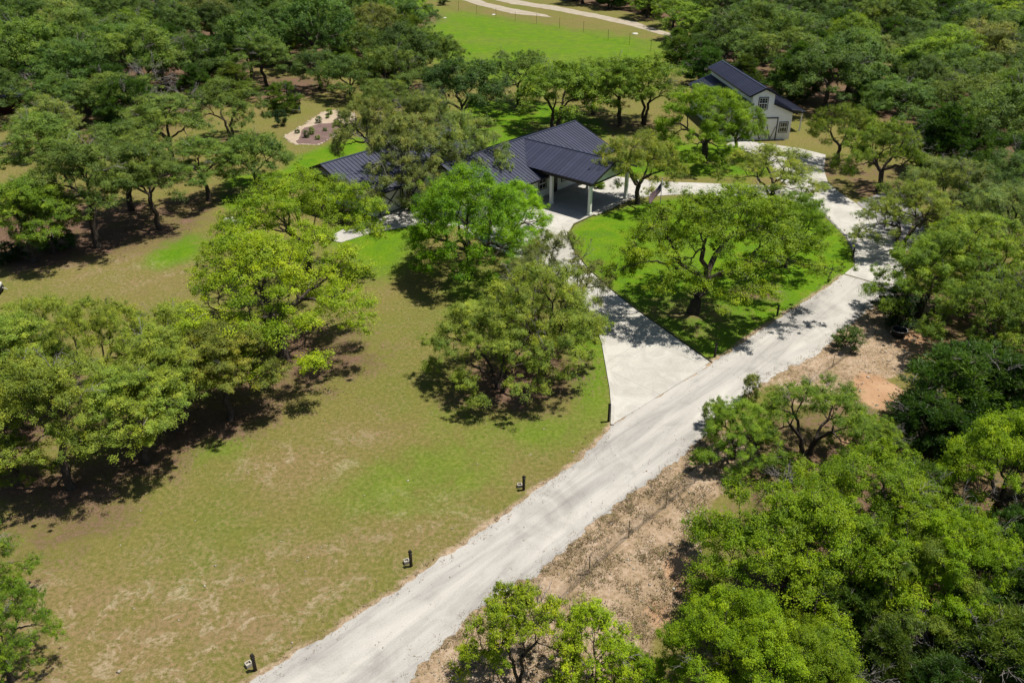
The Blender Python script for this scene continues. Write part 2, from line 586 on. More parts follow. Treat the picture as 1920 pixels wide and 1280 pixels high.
road = sheet('caliche_road', road_poly, 0.018, CALICHE, 0.06, None, ground_at(1000, 1000), math.radians(46))
tag(road, kind='structure')
slabs('driveway', DRIVE, 0.040, math.radians(46), 5.2, ground_at(1240, 741))
slabs('parking_court', COURT, 0.046, math.radians(49), 5.0, ground_at(1105, 404))
slabs('back_driveway', BACK_DRIVE, 0.052, math.radians(62), 5.2, ground_at(1600, 500))
tag(sheet('gravel_pad', PAD, 0.012, GREY_GRAVEL), kind='structure')
track = [(852, -4), (905, 12), (960, 26), (1036, 33), (1020, 27), (965, 17), (915, 6), (890, -4)]
tag(sheet('dirt_track', [tuple(p) for p in resample(outline(track), 0.8, 0.35, 9)], 0.012, PALE_TRACK), kind='structure')
track = [(912, -4), (960, 8), (1030, 18), (1100, 31), (1180, 48), (1262, 72), (1268, 66), (1190, 42), (1110, 25), (1040, 12), (975, 2), (950, -4)]
tag(sheet('dirt_track', [tuple(p) for p in resample(outline(track), 0.8, 0.5, 10)], 0.016, PALE_TRACK), kind='structure')


def kerb(pts, w, h, mat, name):
    """a low raised edge that follows a line"""
    pts = [Vector((p[0], p[1], 0)) for p in pts]
    m = MB()
    left, right = [], []
    for i, p in enumerate(pts):
        d = (pts[min(i + 1, len(pts) - 1)] - pts[max(i - 1, 0)]).normalized()
        nn = Vector((-d.y, d.x, 0)) * (w / 2)
        left.append(p + nn)
        right.append(p - nn)
    up = Vector((0, 0, h))
    for i in range(len(pts) - 1):
        a, b, c, d = left[i], left[i + 1], right[i + 1], right[i]
        m.poly([a + up, b + up, c + up, d + up])
        m.poly([a, b, b + up, a + up])
        m.poly([d, c, c + up, d + up])
    o = m.build(name, mat)
    return tag(o, kind='structure')


kerb(outline([(1148, 797), (1149, 765), (1146, 730), (1139, 690), (1131, 645), (1116, 600), (1084, 552)]), 0.22, 0.085, CONCRETE, 'kerb')
kerb(outline([(1335, 680), (1290, 648), (1240, 613), (1190, 578), (1140, 538), (1102, 503), (1078, 472), (1065, 441), (1077, 421), (1107, 407), (1142, 392), (1182, 377)]), 0.06, 0.06, BRONZE, 'lawn_edging')
kerb(outline([(1602, 500), (1600, 472), (1586, 443), (1558, 415), (1545, 402)]), 0.06, 0.07, BRONZE, 'lawn_edging')

# ------------------------------------------------------------------ plants: leaf crowns on branching trunks
def tube_np(acc, path, radii, sides=5):
    path = np.asarray(path, float)
    k = len(path)
    d = np.gradient(path, axis=0)
    d /= np.linalg.norm(d, axis=1, keepdims=True) + 1e-9
    ref = np.where(np.abs(d[:, 2:3]) > 0.9, np.array([[1.0, 0, 0]]), np.array([[0, 0, 1.0]]))
    s = np.cross(d, ref)
    s /= np.linalg.norm(s, axis=1, keepdims=True) + 1e-9
    t = np.cross(s, d)
    ang = np.linspace(0, 2 * math.pi, sides, endpoint=False)
    ring = (s[:, None, :] * np.cos(ang)[None, :, None] + t[:, None, :] * np.sin(ang)[None, :, None]) * np.asarray(radii)[:, None, None]
    v = (path[:, None, :] + ring).reshape(-1, 3)
    n0 = acc['n']
    i = np.arange(k - 1)[:, None] * sides
    j = np.arange(sides)[None, :]
    j2 = (j + 1) % sides
    f = np.stack([i + j, i + j2, i + sides + j2, i + sides + j], -1).reshape(-1, 4) + n0
    acc['v'].append(v)
    acc['f'].append(f)
    acc['n'] += len(v)


def acc_new():
    return {'v': [], 'f': [], 'n': 0}


def acc_mesh(name, acc, mat):
    v = np.concatenate(acc['v'])
    f = np.concatenate(acc['f'])
    return mesh_np(name, v, f.ravel(), np.full(len(f), 4), mat, smooth=True)


def unit(v):
    return v / (np.linalg.norm(v, axis=-1, keepdims=True) + 1e-9)


def leaves_np(r, centers, outward, tint, length, width, up=0.95, rand=0.75, droop=0.0):
    """three-cornered leaf sprays"""
    n = len(centers)
    nrm = unit(outward * 0.55 + np.array([0, 0, up]) + r.normal(0, rand * 0.58, (n, 3)))
    tg = unit(np.cross(nrm, r.normal(0, 1, (n, 3))))
    if droop:
        tg = unit(tg * 0.5 + outward * 0.8 + np.array([0, 0, 0.35]))
        nrm = unit(np.cross(tg, unit(r.normal(0, 1, (n, 3)))))
    bt = np.cross(nrm, tg)
    L = (length * r.uniform(0.65, 1.35, n))[:, None] * 0.5
    W = (width * r.uniform(0.65, 1.35, n))[:, None] * 0.5
    v = np.stack([centers - tg * L + bt * W, centers - tg * L * 0.6 - bt * W, centers + tg * L], 1).reshape(-1, 3)
    return v, np.repeat(tint, 3)


def kmeans(P, k, r):
    c = P[r.choice(len(P), k, replace=False)]
    for _ in range(6):
        a = np.argmin(((P[:, None] - c[None]) ** 2).sum(-1), 1)
        for i in range(k):
            if (a == i).any():
                c[i] = P[a == i].mean(0)
    return a


def make_tree(name, seed, R=7.0, Ht=9.0, fork=2.4, n_clump=70, clump_r=1.22, tufts=21, tuft_r=0.40, leaves=60000, leaf=(0.17, 0.10),
              trunk_r=0.36, shape='dome', bare=0.05, lean=(0, 0), stems=1, low=0.30, twigs=5, hole=0.15, leaf_mode='oak', trunk_sides=7, dead=0.06, pad=0.46):
    r = np.random.default_rng(seed)
    # lobed outline
    ph, am = r.uniform(0, 6.3, 5), r.uniform(0.03, 0.13, 5)

    def rad(a):
        return R * (1 + sum(am[i] * np.sin((i + 1) * a + ph[i]) for i in range(5)))
    cl = []
    tries = 0
    min_d = clump_r * (1.12 if shape == 'dome' else 0.8)
    hole_dir = unit(r.normal(0, 1, (3, 3)))
    while len(cl) < n_clump and tries < 9000:
        tries += 1
        a = r.uniform(0, 6.283)
        q = math.sqrt(r.uniform(0, 1))
        if shape == 'dome':
            zt = low * Ht + (Ht * 0.93 - low * Ht) * (max(0.0, 1 - q ** 2.3)) ** 0.62
            inner = r.uniform() < 0.26
            z = zt - (r.uniform(0.8, 2.6) if inner else r.uniform(0, 0.9))
            if z < low * Ht * 0.85:
                z = low * Ht + r.uniform(-0.3, 0.8)
            rr = rad(a) * q * 0.92
        elif shape == 'cone':
            h = r.uniform(0, 1)
            z = Ht * (0.08 + 0.86 * h)
            prof = (1 - h) ** 0.7 * (0.55 + 0.45 * min(1, h * 6))
            rr = rad(a) * prof * math.sqrt(r.uniform(0.25, 1))
        else:                                             # rounded bush
            h = r.uniform(0, 1)
            z = Ht * (0.10 + 0.80 * h)
            prof = math.sqrt(max(0, 1 - (1.9 * h - 0.85) ** 2 * 0.8))
            rr = rad(a) * prof * math.sqrt(r.uniform(0.3, 1)) * 0.85
        p = np.array([math.cos(a) * rr + lean[0], math.sin(a) * rr + lean[1], z])
        if any(np.dot(unit(p - np.array([lean[0], lean[1], Ht * 0.4])), hd) > 1 - hole * 0.35 for hd in hole_dir) and r.uniform() < 0.8:
            continue
        if cl and min(np.sum((np.array(cl) - p) ** 2, 1)) < min_d ** 2 * r.uniform(0.5, 1.2):
            continue
        cl.append(p)
    cl = np.array(cl)
    n = len(cl)
    is_bare = (r.uniform(0, 1, n) < bare) & ((cl[:, 2] > np.median(cl[:, 2])) | (bare > 1))
    wood, grey = acc_new(), acc_new()

    def path(p0, p1, sag, k=4):
        t = np.linspace(0, 1, k + 1)[:, None]
        L = np.linalg.norm(p1 - p0)
        mid = (p0 + p1) / 2 + r.normal(0, 0.10 * L, 3) + np.array([0, 0, sag * L])
        pts = (1 - t) ** 2 * p0 + 2 * t * (1 - t) * mid + t ** 2 * p1
        pts[1:-1] += r.normal(0, 0.035 * L, (k - 1, 3))
        return pts

    def grow(p0, pts_i, rd, depth):
        P = cl[pts_i]
        m = len(pts_i)
        if m == 1:
            pp = path(p0, P[0], 0.06, 4)
            tube_np(wood, pp, np.linspace(rd, max(0.02, rd * 0.4), 5), 4)
            return
        c = P.mean(0)
        f = 0.42 if depth else 0.5
        q = p0 + (c - p0) * f * r.uniform(0.8, 1.2)
        pp = path(p0, q, 0.10 if depth < 2 else 0.03, 4)
        r1 = rd * 0.82
        tube_np(wood, pp, np.linspace(rd, r1, 5), trunk_sides if depth < 1 else 5)
        k = 2 if m < 10 else 3
        k = min(k, m)
        a = kmeans(P, k, r)
        for i in range(k):
            sub = [pts_i[j] for j in range(m) if a[j] == i]
            if sub:
                grow(q, sub, max(0.028, r1 * (len(sub) / m) ** 0.42), depth + 1)

    groups = [list(range(n))]
    if stems > 1:
        a = kmeans(cl[:, :2], stems, r)
        groups = [[j for j in range(n) if a[j] == i] for i in range(stems)]
    for gi, g in enumerate(groups):
        if not g:
            continue
        cc = cl[g].mean(0)
        base = np.array([0, 0, -0.35]) + (np.array([cc[0] - lean[0], cc[1] - lean[1], 0]) * 0.10 if stems > 1 else 0) + r.normal(0, 0.06, 3) * [1, 1, 0]
        top = np.array([lean[0] * 0.35 + (cc[0] - lean[0]) * 0.22 * (stems > 1), lean[1] * 0.35 + (cc[1] - lean[1]) * 0.22 * (stems > 1), fork * r.uniform(0.85, 1.15)])
        pp = path(base, top, 0.0, 5)
        rr0 = trunk_r / math.sqrt(stems) * 1.1
        tube_np(wood, pp, rr0 * np.array([1.45, 1.12, 1.0, 0.95, 0.92, 0.95]), 9)
        k = min(len(g), 4 if stems == 1 else 2)
        a = kmeans(cl[g], k, r)
        for i in range(k):
            sub = [g[j] for j in range(len(g)) if a[j] == i]
            if sub:
                grow(top - np.array([0, 0, 0.1]), sub, rr0 * 0.88 * (len(sub) / len(g)) ** 0.4, 0)
    # twig sprays; dead limbs fork outwards
    mid_c = cl.mean(0)
    for i in range(n):
        if is_bare[i]:
            d0 = unit(cl[i] - mid_c + np.array([0, 0, 0.6]) + r.normal(0, 0.4, 3))
            p0 = cl[i] - d0 * clump_r * 0.5
            for _ in range(3):
                d1 = unit(d0 + r.normal(0, 0.42, 3))
                pp = path(p0, p0 + d1 * clump_r * r.uniform(1.0, 1.6), 0.08, 5)
                tube_np(grey, pp, np.linspace(0.028, 0.010, 6), 4)
                for k in (2, 3, 4, 5):
                    for _q in range(2):
                        d2 = unit(d1 + r.normal(0, 0.6, 3))
                        tube_np(grey, path(pp[k], pp[k] + d2 * clump_r * r.uniform(0.25, 0.6), 0.1, 3), np.linspace(0.013, 0.005, 4), 3)
            continue
        for _ in range(twigs):
            d = unit(r.normal(0, 1, 3) + np.array([0, 0, 0.5]))
            L = clump_r * r.uniform(0.6, 1.05)
            tgt = grey if r.uniform() < dead else wood
            tube_np(tgt, path(cl[i], cl[i] + d * L * [1, 1, 0.75], 0.05, 3), np.linspace(0.03, 0.010, 4), 3)
    # foliage
    live = np.where(~is_bare)[0]
    if not len(live):
        return {'parts': [('trunk', acc_mesh(name + '_trunk', wood, DEADWOOD)), ('dead_branches', acc_mesh(name + '_dead', grey, DEADWOOD))], 'R': R, 'H': Ht}
    tc, tcl, tt = [], [], []
    for i in live:
        cr = clump_r * r.uniform(0.75, 1.25)
        k = max(3, int(tufts * r.uniform(0.7, 1.3)))
        d = unit(r.normal(0, 1, (k, 3)) + np.array([0, 0, 0.25])) * r.uniform(0.25, 1.0, (k, 1)) ** 0.7 * r.lognormal(0, 0.22, (k, 1))
        tc.append(cl[i] + d * cr * np.array([1, 1, pad]))
        tcl.append(np.repeat(cl[i][None], k, 0))
        tt.append(np.clip(r.normal(0.5, 0.10) + r.normal(0, 0.17, k), 0, 1))
    tc, tcl, tt = np.concatenate(tc), np.concatenate(tcl), np.concatenate(tt)
    per = max(1, int(leaves / len(tc)))
    rad_l = tuft_r * 0.36 * r.lognormal(0, 0.40, (len(tc), 1, 1))
    P = (tc[:, None] + r.normal(0, 1, (len(tc), per, 3)) * rad_l * np.array([1, 1, 0.7])).reshape(-1, 3)
    out = unit(P - np.repeat(tcl, per, 0) * 0.6 - np.repeat(tc, per, 0) * 0.4)
    tint = np.clip(np.repeat(tt, per) + r.normal(0, 0.17, len(P)), 0, 1)
    keep = P[:, 2] > 0.05
    P, out, tint = P[keep], out[keep], tint[keep]
    v, ti = leaves_np(r, P, out, tint, leaf[0], leaf[1], droop=1.0 if leaf_mode == 'spray' else 0.0)
    crown = mesh_np(name + '_crown', v, np.arange(len(v)), np.full(len(v) // 3, 3), LEAF, ti)
    parts = [('trunk', acc_mesh(name + '_trunk', wood, BARK)), ('crown', crown)]
    if grey['n']:
        parts.append(('dead_branches', acc_mesh(name + '_dead', grey, DEADWOOD)))
    return {'parts': parts, 'R': R, 'H': Ht}


PROTO = {}
NEAR = dict(leaves=118000, leaf=(0.118, 0.068))
MID = dict(leaves=50000, leaf=(0.175, 0.10), tufts=17, tuft_r=0.50, twigs=2, n_clump=44, clump_r=1.35, trunk_sides=6)
for i in range(6):
    PROTO['oak%d' % i] = make_tree('oak%d' % i, 100 + i, R=7.0, Ht=[9, 8.6, 9.6, 8.2, 9, 8.8][i], fork=[2.4, 2.0, 2.8, 1.8, 2.2, 2.6][i], bare=[.04, .08, .05, .10, .03, .06][i],
                                  hole=[.4, .6, .35, .75, .35, .5][i], lean=[(0, 0), (.8, .3), (-.6, .4), (.5, -.8), (0, 0), (-.4, -.4)][i], stems=[1, 1, 1, 3, 1, 2][i], low=[.34, .28, .42, .24, .40, .30][i], n_clump=[64, 52, 62, 46, 64, 58][i], **NEAR)
PROTO['leaning'] = make_tree('leaning', 117, R=7.0, Ht=9.6, fork=2.3, bare=0.04, hole=0.15, lean=(2.0, 0.3), low=0.36, n_clump=70, leaves=135000, leaf=(0.118, 0.068), stems=1)
PROTO['sparse0'] = make_tree('sparse0', 120, R=7.0, Ht=9.5, fork=2.4, bare=0.14, hole=0.3, n_clump=66, leaves=100000, leaf=(0.118, 0.068), stems=2, twigs=9, dead=0.12)
PROTO['sparse1'] = make_tree('sparse1', 121, R=7.0, Ht=9.0, fork=1.7, bare=0.15, hole=0.5, n_clump=54, leaves=80000, leaf=(0.118, 0.068), stems=2, twigs=8, dead=0.10)
PROTO['leafy0'] = make_tree('leafy0', 130, R=6.5, Ht=9.0, fork=2.2, bare=0.03, hole=0.30, n_clump=68, clump_r=1.05, tufts=20, tuft_r=0.42, leaves=140000, leaf=(0.112, 0.072), low=0.18, twigs=3, dead=0.0)
PROTO['leafy2'] = make_tree('leafy2', 133, R=6.5, Ht=9.0, fork=2.2, bare=0.0, hole=0.05, n_clump=104, clump_r=1.08, tufts=18, tuft_r=0.44, leaves=125000, leaf=(0.122, 0.078), low=0.16, twigs=2, dead=0.0, pad=0.6)
PROTO['leafy1'] = make_tree('leafy1', 131, R=6.0, Ht=8.0, fork=1.8, bare=0.05, hole=0.40, n_clump=54, clump_r=1.1, tufts=20, tuft_r=0.42, leaves=118000, leaf=(0.112, 0.072), low=0.2, twigs=3)
for i in range(6):
    PROTO['mid%d' % i] = make_tree('mid%d' % i, 200 + i, R=5.5, Ht=[9, 8, 9.5, 8.5, 10, 7.5][i], fork=[2.6, 2.2, 3.0, 2.2, 3.4, 2.0][i], bare=[.03, .08, .04, .1, .05, .02][i],
                                  hole=[.2, .4, .2, .35, .3, .15][i], lean=[(0, 0), (.7, .2), (-.5, .4), (.4, -.6), (0, 0), (.2, .2)][i], stems=[1, 2, 1, 1, 2, 1][i], trunk_r=0.27, low=0.38, **MID)
for i in range(2):
    PROTO['tall%d' % i] = make_tree('tall%d' % i, 220 + i, R=4.2, Ht=10.0, fork=4.2, bare=0.06, hole=0.3, low=0.5, n_clump=44, clump_r=1.1, tufts=20, tuft_r=0.40,
                                   leaves=80000, leaf=(0.12, 0.07), trunk_r=0.24, lean=[(.4, .2), (-.6, .1)][i], stems=1, twigs=4, dead=0.15)
for i in range(3):
    PROTO['juniper%d' % i] = make_tree('juniper%d' % i, 240 + i, R=3.2, Ht=[6.5, 5.6, 7.2][i], fork=0.9, shape=['cone', 'bush', 'cone'][i], n_clump=70, clump_r=0.72, tufts=9, tuft_r=0.36,
                                      leaves=44000, leaf=(0.21, 0.055), bare=0.05, hole=0.12, stems=3, trunk_r=0.2, twigs=3, leaf_mode='spray', dead=0.2)
for i in range(2):
    PROTO['shrub%d' % i] = make_tree('shrub%d' % i, 260 + i, R=1.5, Ht=2.4, fork=0.35, shape='bush', n_clump=34, clump_r=0.42, tufts=8, tuft_r=0.24, leaves=9000, leaf=(0.13, 0.06), bare=0.03,
                                    hole=0.1, stems=3, trunk_r=0.07, twigs=3, dead=0.05)
PROTO['sapling0'] = make_tree('sapling0', 270, R=3.0, Ht=5.2, fork=1.5, n_clump=44, clump_r=0.62, tufts=16, tuft_r=0.22, leaves=40000, leaf=(0.092, 0.055), bare=0.06, hole=0.4, trunk_r=0.12, low=0.28, twigs=5, stems=2)
PROTO['sapling1'] = make_tree('sapling1', 271, R=3.0, Ht=4.8, fork=1.1, n_clump=42, clump_r=0.66, tufts=16, tuft_r=0.22, leaves=40000, leaf=(0.092, 0.055), bare=0.02, hole=0.35, trunk_r=0.11, low=0.2, twigs=4, stems=2)

PROTO['snag0'] = make_tree('snag0', 280, R=2.2, Ht=3.6, fork=0.8, n_clump=16, clump_r=0.75, bare=2.0, trunk_r=0.09, stems=2, low=0.3)
PROTO['snag1'] = make_tree('snag1', 281, R=2.2, Ht=3.0, fork=0.5, n_clump=13, clump_r=0.85, bare=2.0, trunk_r=0.08, stems=3, low=0.2)

GREEN = {
    'olive': (0.222, 0.276, 0.036), 'yellow': (0.232, 0.320, 0.012), 'fresh': (0.180, 0.365, 0.004), 'bright': (0.158, 0.252, 0.004), 'mid': (0.164, 0.245, 0.020),
    'grey': (0.190, 0.232, 0.056), 'wood': (0.092, 0.155, 0.028), 'woodlight': (0.130, 0.195, 0.032), 'wooddark': (0.062, 0.115, 0.019), 'juniper': (0.046, 0.096, 0.012),
    'juniperlight': (0.088, 0.146, 0.017), 'holly': (0.022, 0.058, 0.010),
}
litter_spots = []
placed = []


def plant(name, proto, x, y, R, Ht, color, label, category='tree', group=None, rz=None, litter=0.0, jitter=0.0):
    p = PROTO[proto]
    if rz is None:
        rz = rng.uniform(0, 6.28)
    root = thing(name, (x, y, 0), rz, label, category, group)
    s, h = R / p['R'], Ht / p['H']
    root.scale = (s, s, h)
    c = np.array(GREEN[color]) * (1 + np.clip(rng.normal(0, 0.13), -0.25, 0.25) + rng.normal(0, 0.035, 3) + jitter)
    for nm, me in p['parts']:
        o = link(nm, me, root)
        if nm == 'dead_branches':
            o['kind'] = 'stuff'
        o.color = (*np.clip(c, 0.005, 1), 1)
    if litter:
        litter_spots.append((x, y, R, litter))
    placed.append((x, y, R))
    return root


OAK = 'oak_tree'
# base point in the survey picture, prototype, crown radius, height, foliage, litter, turn, label, group
LAWN = [
    (527, 672, 'oak0', 7.9, 9.6, 'yellow', 1.0, 0.3, 'broad yellow green oak on a stout trunk standing alone on the dry lawn'),
    (585, 520, 'oak2', 6.2, 9.8, 'yellow', 0.3, 1.9, 'yellow green oak close behind the broad lone oak, before the garage'),
    (940, 730, 'oak3', 4.8, 6.6, 'olive', 0.9, 2.4, 'low spreading oak casting a branchy shadow on the lawn left of the driveway'),
    (1018, 698, 'sparse0', 4.7, 8.4, 'olive', 0.9, 0.9, 'taller oak leaning over the driveway edge behind the low spreading oak'),
    (1040, 610, 'sparse1', 4.4, 7.6, 'grey', 0.2, 4.0, 'thin grey branched oak over the driveway in front of the parking court'),
    (880, 518, 'leafy2', 5.7, 9.8, 'fresh', 0.3, 0.0, 'dense bright green tree in front of the house beside the carport'),
    (960, 450, 'leafy1', 3.6, 6.0, 'fresh', 0.0, 2.0, 'smaller bright green tree joining the dense tree by the carport'),
    (1298, 586, 'leaning', 7.6, 10.4, 'bright', 0.55, 0.0, 'large green oak with forked trunk on the lawn island inside the drive loop'),
    (1472, 500, 'oak2', 3.8, 7.0, 'bright', 0.2, 2.2, 'rounded oak at the right side of the lawn island behind the large one'),
    (1195, 383, 'oak4', 4.4, 8.0, 'olive', 0.3, 1.0, 'rounded olive oak with a dark straight trunk beside the carport and flag'),
    (772, 396, 'oak1', 6.2, 10.2, 'grey', 0.2, 1.2, 'half bare grey limbed oak rising in front of the house roof'),
    (872, 372, 'sparse0', 4.8, 9.6, 'grey', 0.1, 2.2, 'thin grey green oak rising between the dense bright tree and the main roof'),
    (712, 322, 'oak1', 4.9, 9.4, 'grey', 0.2, 3.1, 'thin crowned oak spreading over the left roof of the house'),
    (1440, 388, 'sparse0', 5.4, 6.6, 'olive', 0.2, 0.4, 'sparse gnarled oak beside the drive in front of the white barn'),
    (1318, 300, 'leafy0', 6.0, 9.4, 'bright', 0.3, 4.4, 'thick bright green tree left of the white barn'),
    (1376, 292, 'oak4', 3.6, 7.0, 'mid', 0.1, 4.9, 'narrow green tree close against the left side of the white barn'),
    (1040, 242, 'mid1', 6.2, 9.0, 'mid', 0.7, 0.2, 'wide oak with dark double trunk on the green lawn behind the carport roof'),
    (972, 200, 'mid2', 5.6, 8.6, 'woodlight', 0.5, 1.5, 'oak with a leaning dark trunk at the edge of the field behind the house'),
    (1160, 236, 'tall0', 4.4, 9.6, 'mid', 0.5, 2.0, 'slim oak with curving trunk just right of the main roof ridge'),
    (1206, 234, 'mid4', 5.2, 9.8, 'mid', 0.5, 1.1, 'twisted many stemmed oak between the house and the bright green tree'),
    (1112, 215, 'mid0', 4.8, 8.0, 'mid', 0.5, 3.3, 'oak behind the roof peak with its crown against the green field'),
    (868, 238, 'mid5', 6.4, 9.0, 'wooddark', 0.7, 0.7, 'dark green oak at the edge of the lawn behind the house'),
    (838, 150, 'tall1', 2.8, 7.6, 'woodlight', 0.2, 2.4, 'small upright tree standing at the left edge of the green field'),
    (1648, 358, 'oak1', 4.9, 8.4, 'mid', 1.0, 2.9, 'oak with a pair of dark trunks beside the grey gravel pad'),
    (1566, 308, 'oak2', 3.9, 7.4, 'mid', 0.8, 4.0, 'oak with a leaning trunk right of the barn apron'),
    (1724, 602, 'oak3', 5.2, 7.6, 'mid', 0.8, 0.6, 'oak overhanging the road end with its trunk beside the dark holly bush'),
    (1690, 470, 'sparse0', 4.6, 7.0, 'olive', 0.6, 2.6, 'feathery oak reaching over the back driveway past the last lawn post'),
    (800, 296, 'oak5', 4.8, 8.6, 'grey', 0.1, 0.8, 'grey green oak growing close behind the left roof of the house'),
]
LEFT_GROUP = [
    (138, 913, 'tall0', 3.3, 8.8, 'olive', 1.0, 0.5, 'oak with a tall dark trunk at the near end of the left grove'),
    (276, 866, 'tall1', 3.0, 6.8, 'olive', 1.0, 1.7, 'small crowned oak on a leaning trunk at the lawn edge of the left grove'),
    (326, 806, 'tall0', 3.0, 7.4, 'olive', 1.0, 2.8, 'oak in the middle of the left grove behind the leaning trunk'),
    (432, 785, 'tall1', 3.2, 6.8, 'olive', 1.0, 3.9, 'oak at the right end of the left grove shading the lawn'),
    (38, 908, 'oak5', 1.8, 3.4, 'mid', 1.0, 2.2, 'low dark oak at the left edge of the lawn below the grove'),
    (35, 800, 'tall1', 3.4, 7.8, 'olive', 1.0, 4.6, 'wide oak at the left side of the left grove'),
    (205, 752, 'oak0', 3.6, 7.4, 'olive', 1.0, 5.6, 'tallest oak of the left grove, behind the tall dark trunk'),
    (350, 720, 'sparse0', 3.3, 6.2, 'olive', 0.9, 0.9, 'oak at the back of the left grove beside the broad lone oak'),
    (-50, 870, 'oak1', 3.5, 6.6, 'olive', 1.0, 1.3, 'oak cut by the left edge of the picture in the left grove'),
    (105, 700, 'oak2', 3.1, 6.0, 'olive', 0.9, 0.1, 'oak at the far side of the left grove by the dry grass'),
    (-25, 730, 'oak2', 3.2, 6.2, 'olive', 0.9, 2.0, 'far oak of the left grove at the picture edge'),
    (25, 1275, 'oak4', 2.4, 5.2, 'mid', 0.5, 3.0, 'oak poking in at the bottom left corner of the picture'),
    (-40, 1150, 'sparse0', 2.8, 5.4, 'mid', 0.6, 1.0, 'half bare oak at the left picture edge above the bottom corner'),
]
LEFT_WOOD = [
    (188, 463, 'tall0', 4.4, 10.6, 'woodlight', 1.0, 0.4, 'tall oak with a long pale trunk at the front of the left wood'),
    (247, 394, 'tall1', 4.2, 9.6, 'woodlight', 1.0, 2.2, 'oak with a forked dark trunk in the litter clearing of the left wood'),
    (300, 430, 'tall1', 3.6, 9.0, 'woodlight', 1.0, 0.1, 'oak with a straight slim trunk beside the dry grass strip'),
    (390, 377, 'tall0', 3.4, 7.0, 'woodlight', 0.6, 4.1, 'small oak standing alone between the left wood and the house lawn'),
    (478, 352, 'mid1', 4.4, 6.4, 'woodlight', 0.5, 5.0, 'leaning oak left of the house lawn'),
    (65, 490, 'tall1', 4.0, 8.0, 'mid', 1.0, 3.1, 'oak at the left picture edge above the dry grass strip'),
    (102, 476, 'mid5', 2.8, 6.0, 'wood', 1.0, 1.2, 'short oak between two taller trunks at the front of the left wood'),
    (110, 372, 'tall0', 4.6, 9.4, 'woodlight', 1.0, 2.9, 'oak behind the tall pale trunk in the left wood'),
    (330, 322, 'tall0', 4.8, 9.2, 'woodlight', 0.9, 1.8, 'oak behind the forked trunk at the back of the litter clearing'),
    (435, 262, 'mid4', 4.4, 8.0, 'woodlight', 0.7, 5.1, 'oak with a bent trunk left of the garden bed'),
    (498, 168, 'tall0', 4.4, 8.8, 'wood', 1.0, 3.5, 'oak with a dark trunk on bare soil above the garden bed'),
    (535, 212, 'juniper1', 2.6, 4.6, 'juniperlight', 0.2, 0.5, 'round evergreen at the left of the garden bed'),
    (660, 186, 'mid5', 4.8, 6.6, 'woodlight', 0.7, 1.9, 'spreading oak right behind the garden bed'),
    (735, 190, 'mid3', 5.0, 8.4, 'woodlight', 0.7, 4.4, 'oak at the corner of the wood above the house'),
    (600, 168, 'mid0', 4.2, 6.6, 'wood', 0.7, 0.2, 'oak standing over the path above the garden bed'),
    (722, 232, 'mid2', 4.0, 6.4, 'woodlight', 0.4, 3.6, 'oak behind the left roof of the house'),
]
RIGHT_BRUSH = [
    (1512, 852, 'sparse1', 3.8, 5.4, 'mid', 0.4, 1.1, 'twisted open crowned oak beside the orange sand patch'),
    (1372, 858, 'leafy1', 2.5, 4.0, 'mid', 0.2, 2.0, 'bushy low oak at the right edge of the pale road'),
    (1628, 862, 'oak1', 2.3, 3.2, 'mid', 0.4, 3.0, 'low oak below the orange sand patch'),
    (1470, 1130, 'leafy1', 4.5, 6.9, 'bright', 0.8, 0.7, 'big bright green crowned oak nearest the road on the right slope'),
    (1600, 1060, 'oak4', 4.5, 6.6, 'bright', 0.9, 2.6, 'bright oak behind the big bright crown on the right slope'),
    (1690, 1150, 'oak3', 3.4, 5.2, 'mid', 1.0, 5.2, 'oak with bare grey limbs amid the right slope brush'),
    (1860, 985, 'leafy0', 3.9, 7.0, 'bright', 1.0, 1.4, 'bright green oak at the right picture edge below the dark juniper'),
    (1770, 1140, 'oak1', 3.4, 6.0, 'bright', 1.0, 3.4, 'rounded bright oak beside bare grey twigs on the right slope'),
    (1365, 1330, 'leafy0', 3.5, 6.2, 'bright', 0.8, 0.9, 'bright leafy tree rising from the bottom edge right of the road'),
    (1475, 1345, 'leafy1', 2.9, 5.0, 'bright', 0.8, 4.0, 'leafy tree at the bottom edge beside the larger bright one'),
    (1850, 690, 'oak5', 5.0, 7.4, 'mid', 0.9, 1.9, 'oak at the right picture edge level with the holly bush'),
    (1800, 580, 'oak0', 5.6, 8.0, 'mid', 0.9, 3.7, 'wide oak right of the road end, behind its overhanging neighbour'),
    (1900, 520, 'oak2', 5.4, 8.6, 'grey', 0.9, 0.3, 'grey green oak at the right picture edge above the road end'),
    (1770, 440, 'oak5', 5.0, 7.8, 'grey', 0.9, 5.0, 'grey green oak right of the gravel pad'),
    (1860, 430, 'oak4', 5.0, 8.0, 'wood', 0.9, 2.3, 'dark oak deeper in the wood right of the gravel pad'),
]
SAPLINGS = [
    (972, 1292, 'sapling0', 2.5, 6.0, 'yellow', 0.1, 2.2, 'slender young oak at the bottom edge beside the pale road'),
    (1112, 1290, 'sapling1', 2.1, 5.0, 'yellow', 0.1, 0.4, 'rounder young oak right of the slender one at the bottom edge'),
    (1195, 1310, 'sapling1', 1.3, 2.8, 'bright', 0.1, 3.4, 'smallest young oak at the bottom edge before the bright leafy tree'),
]
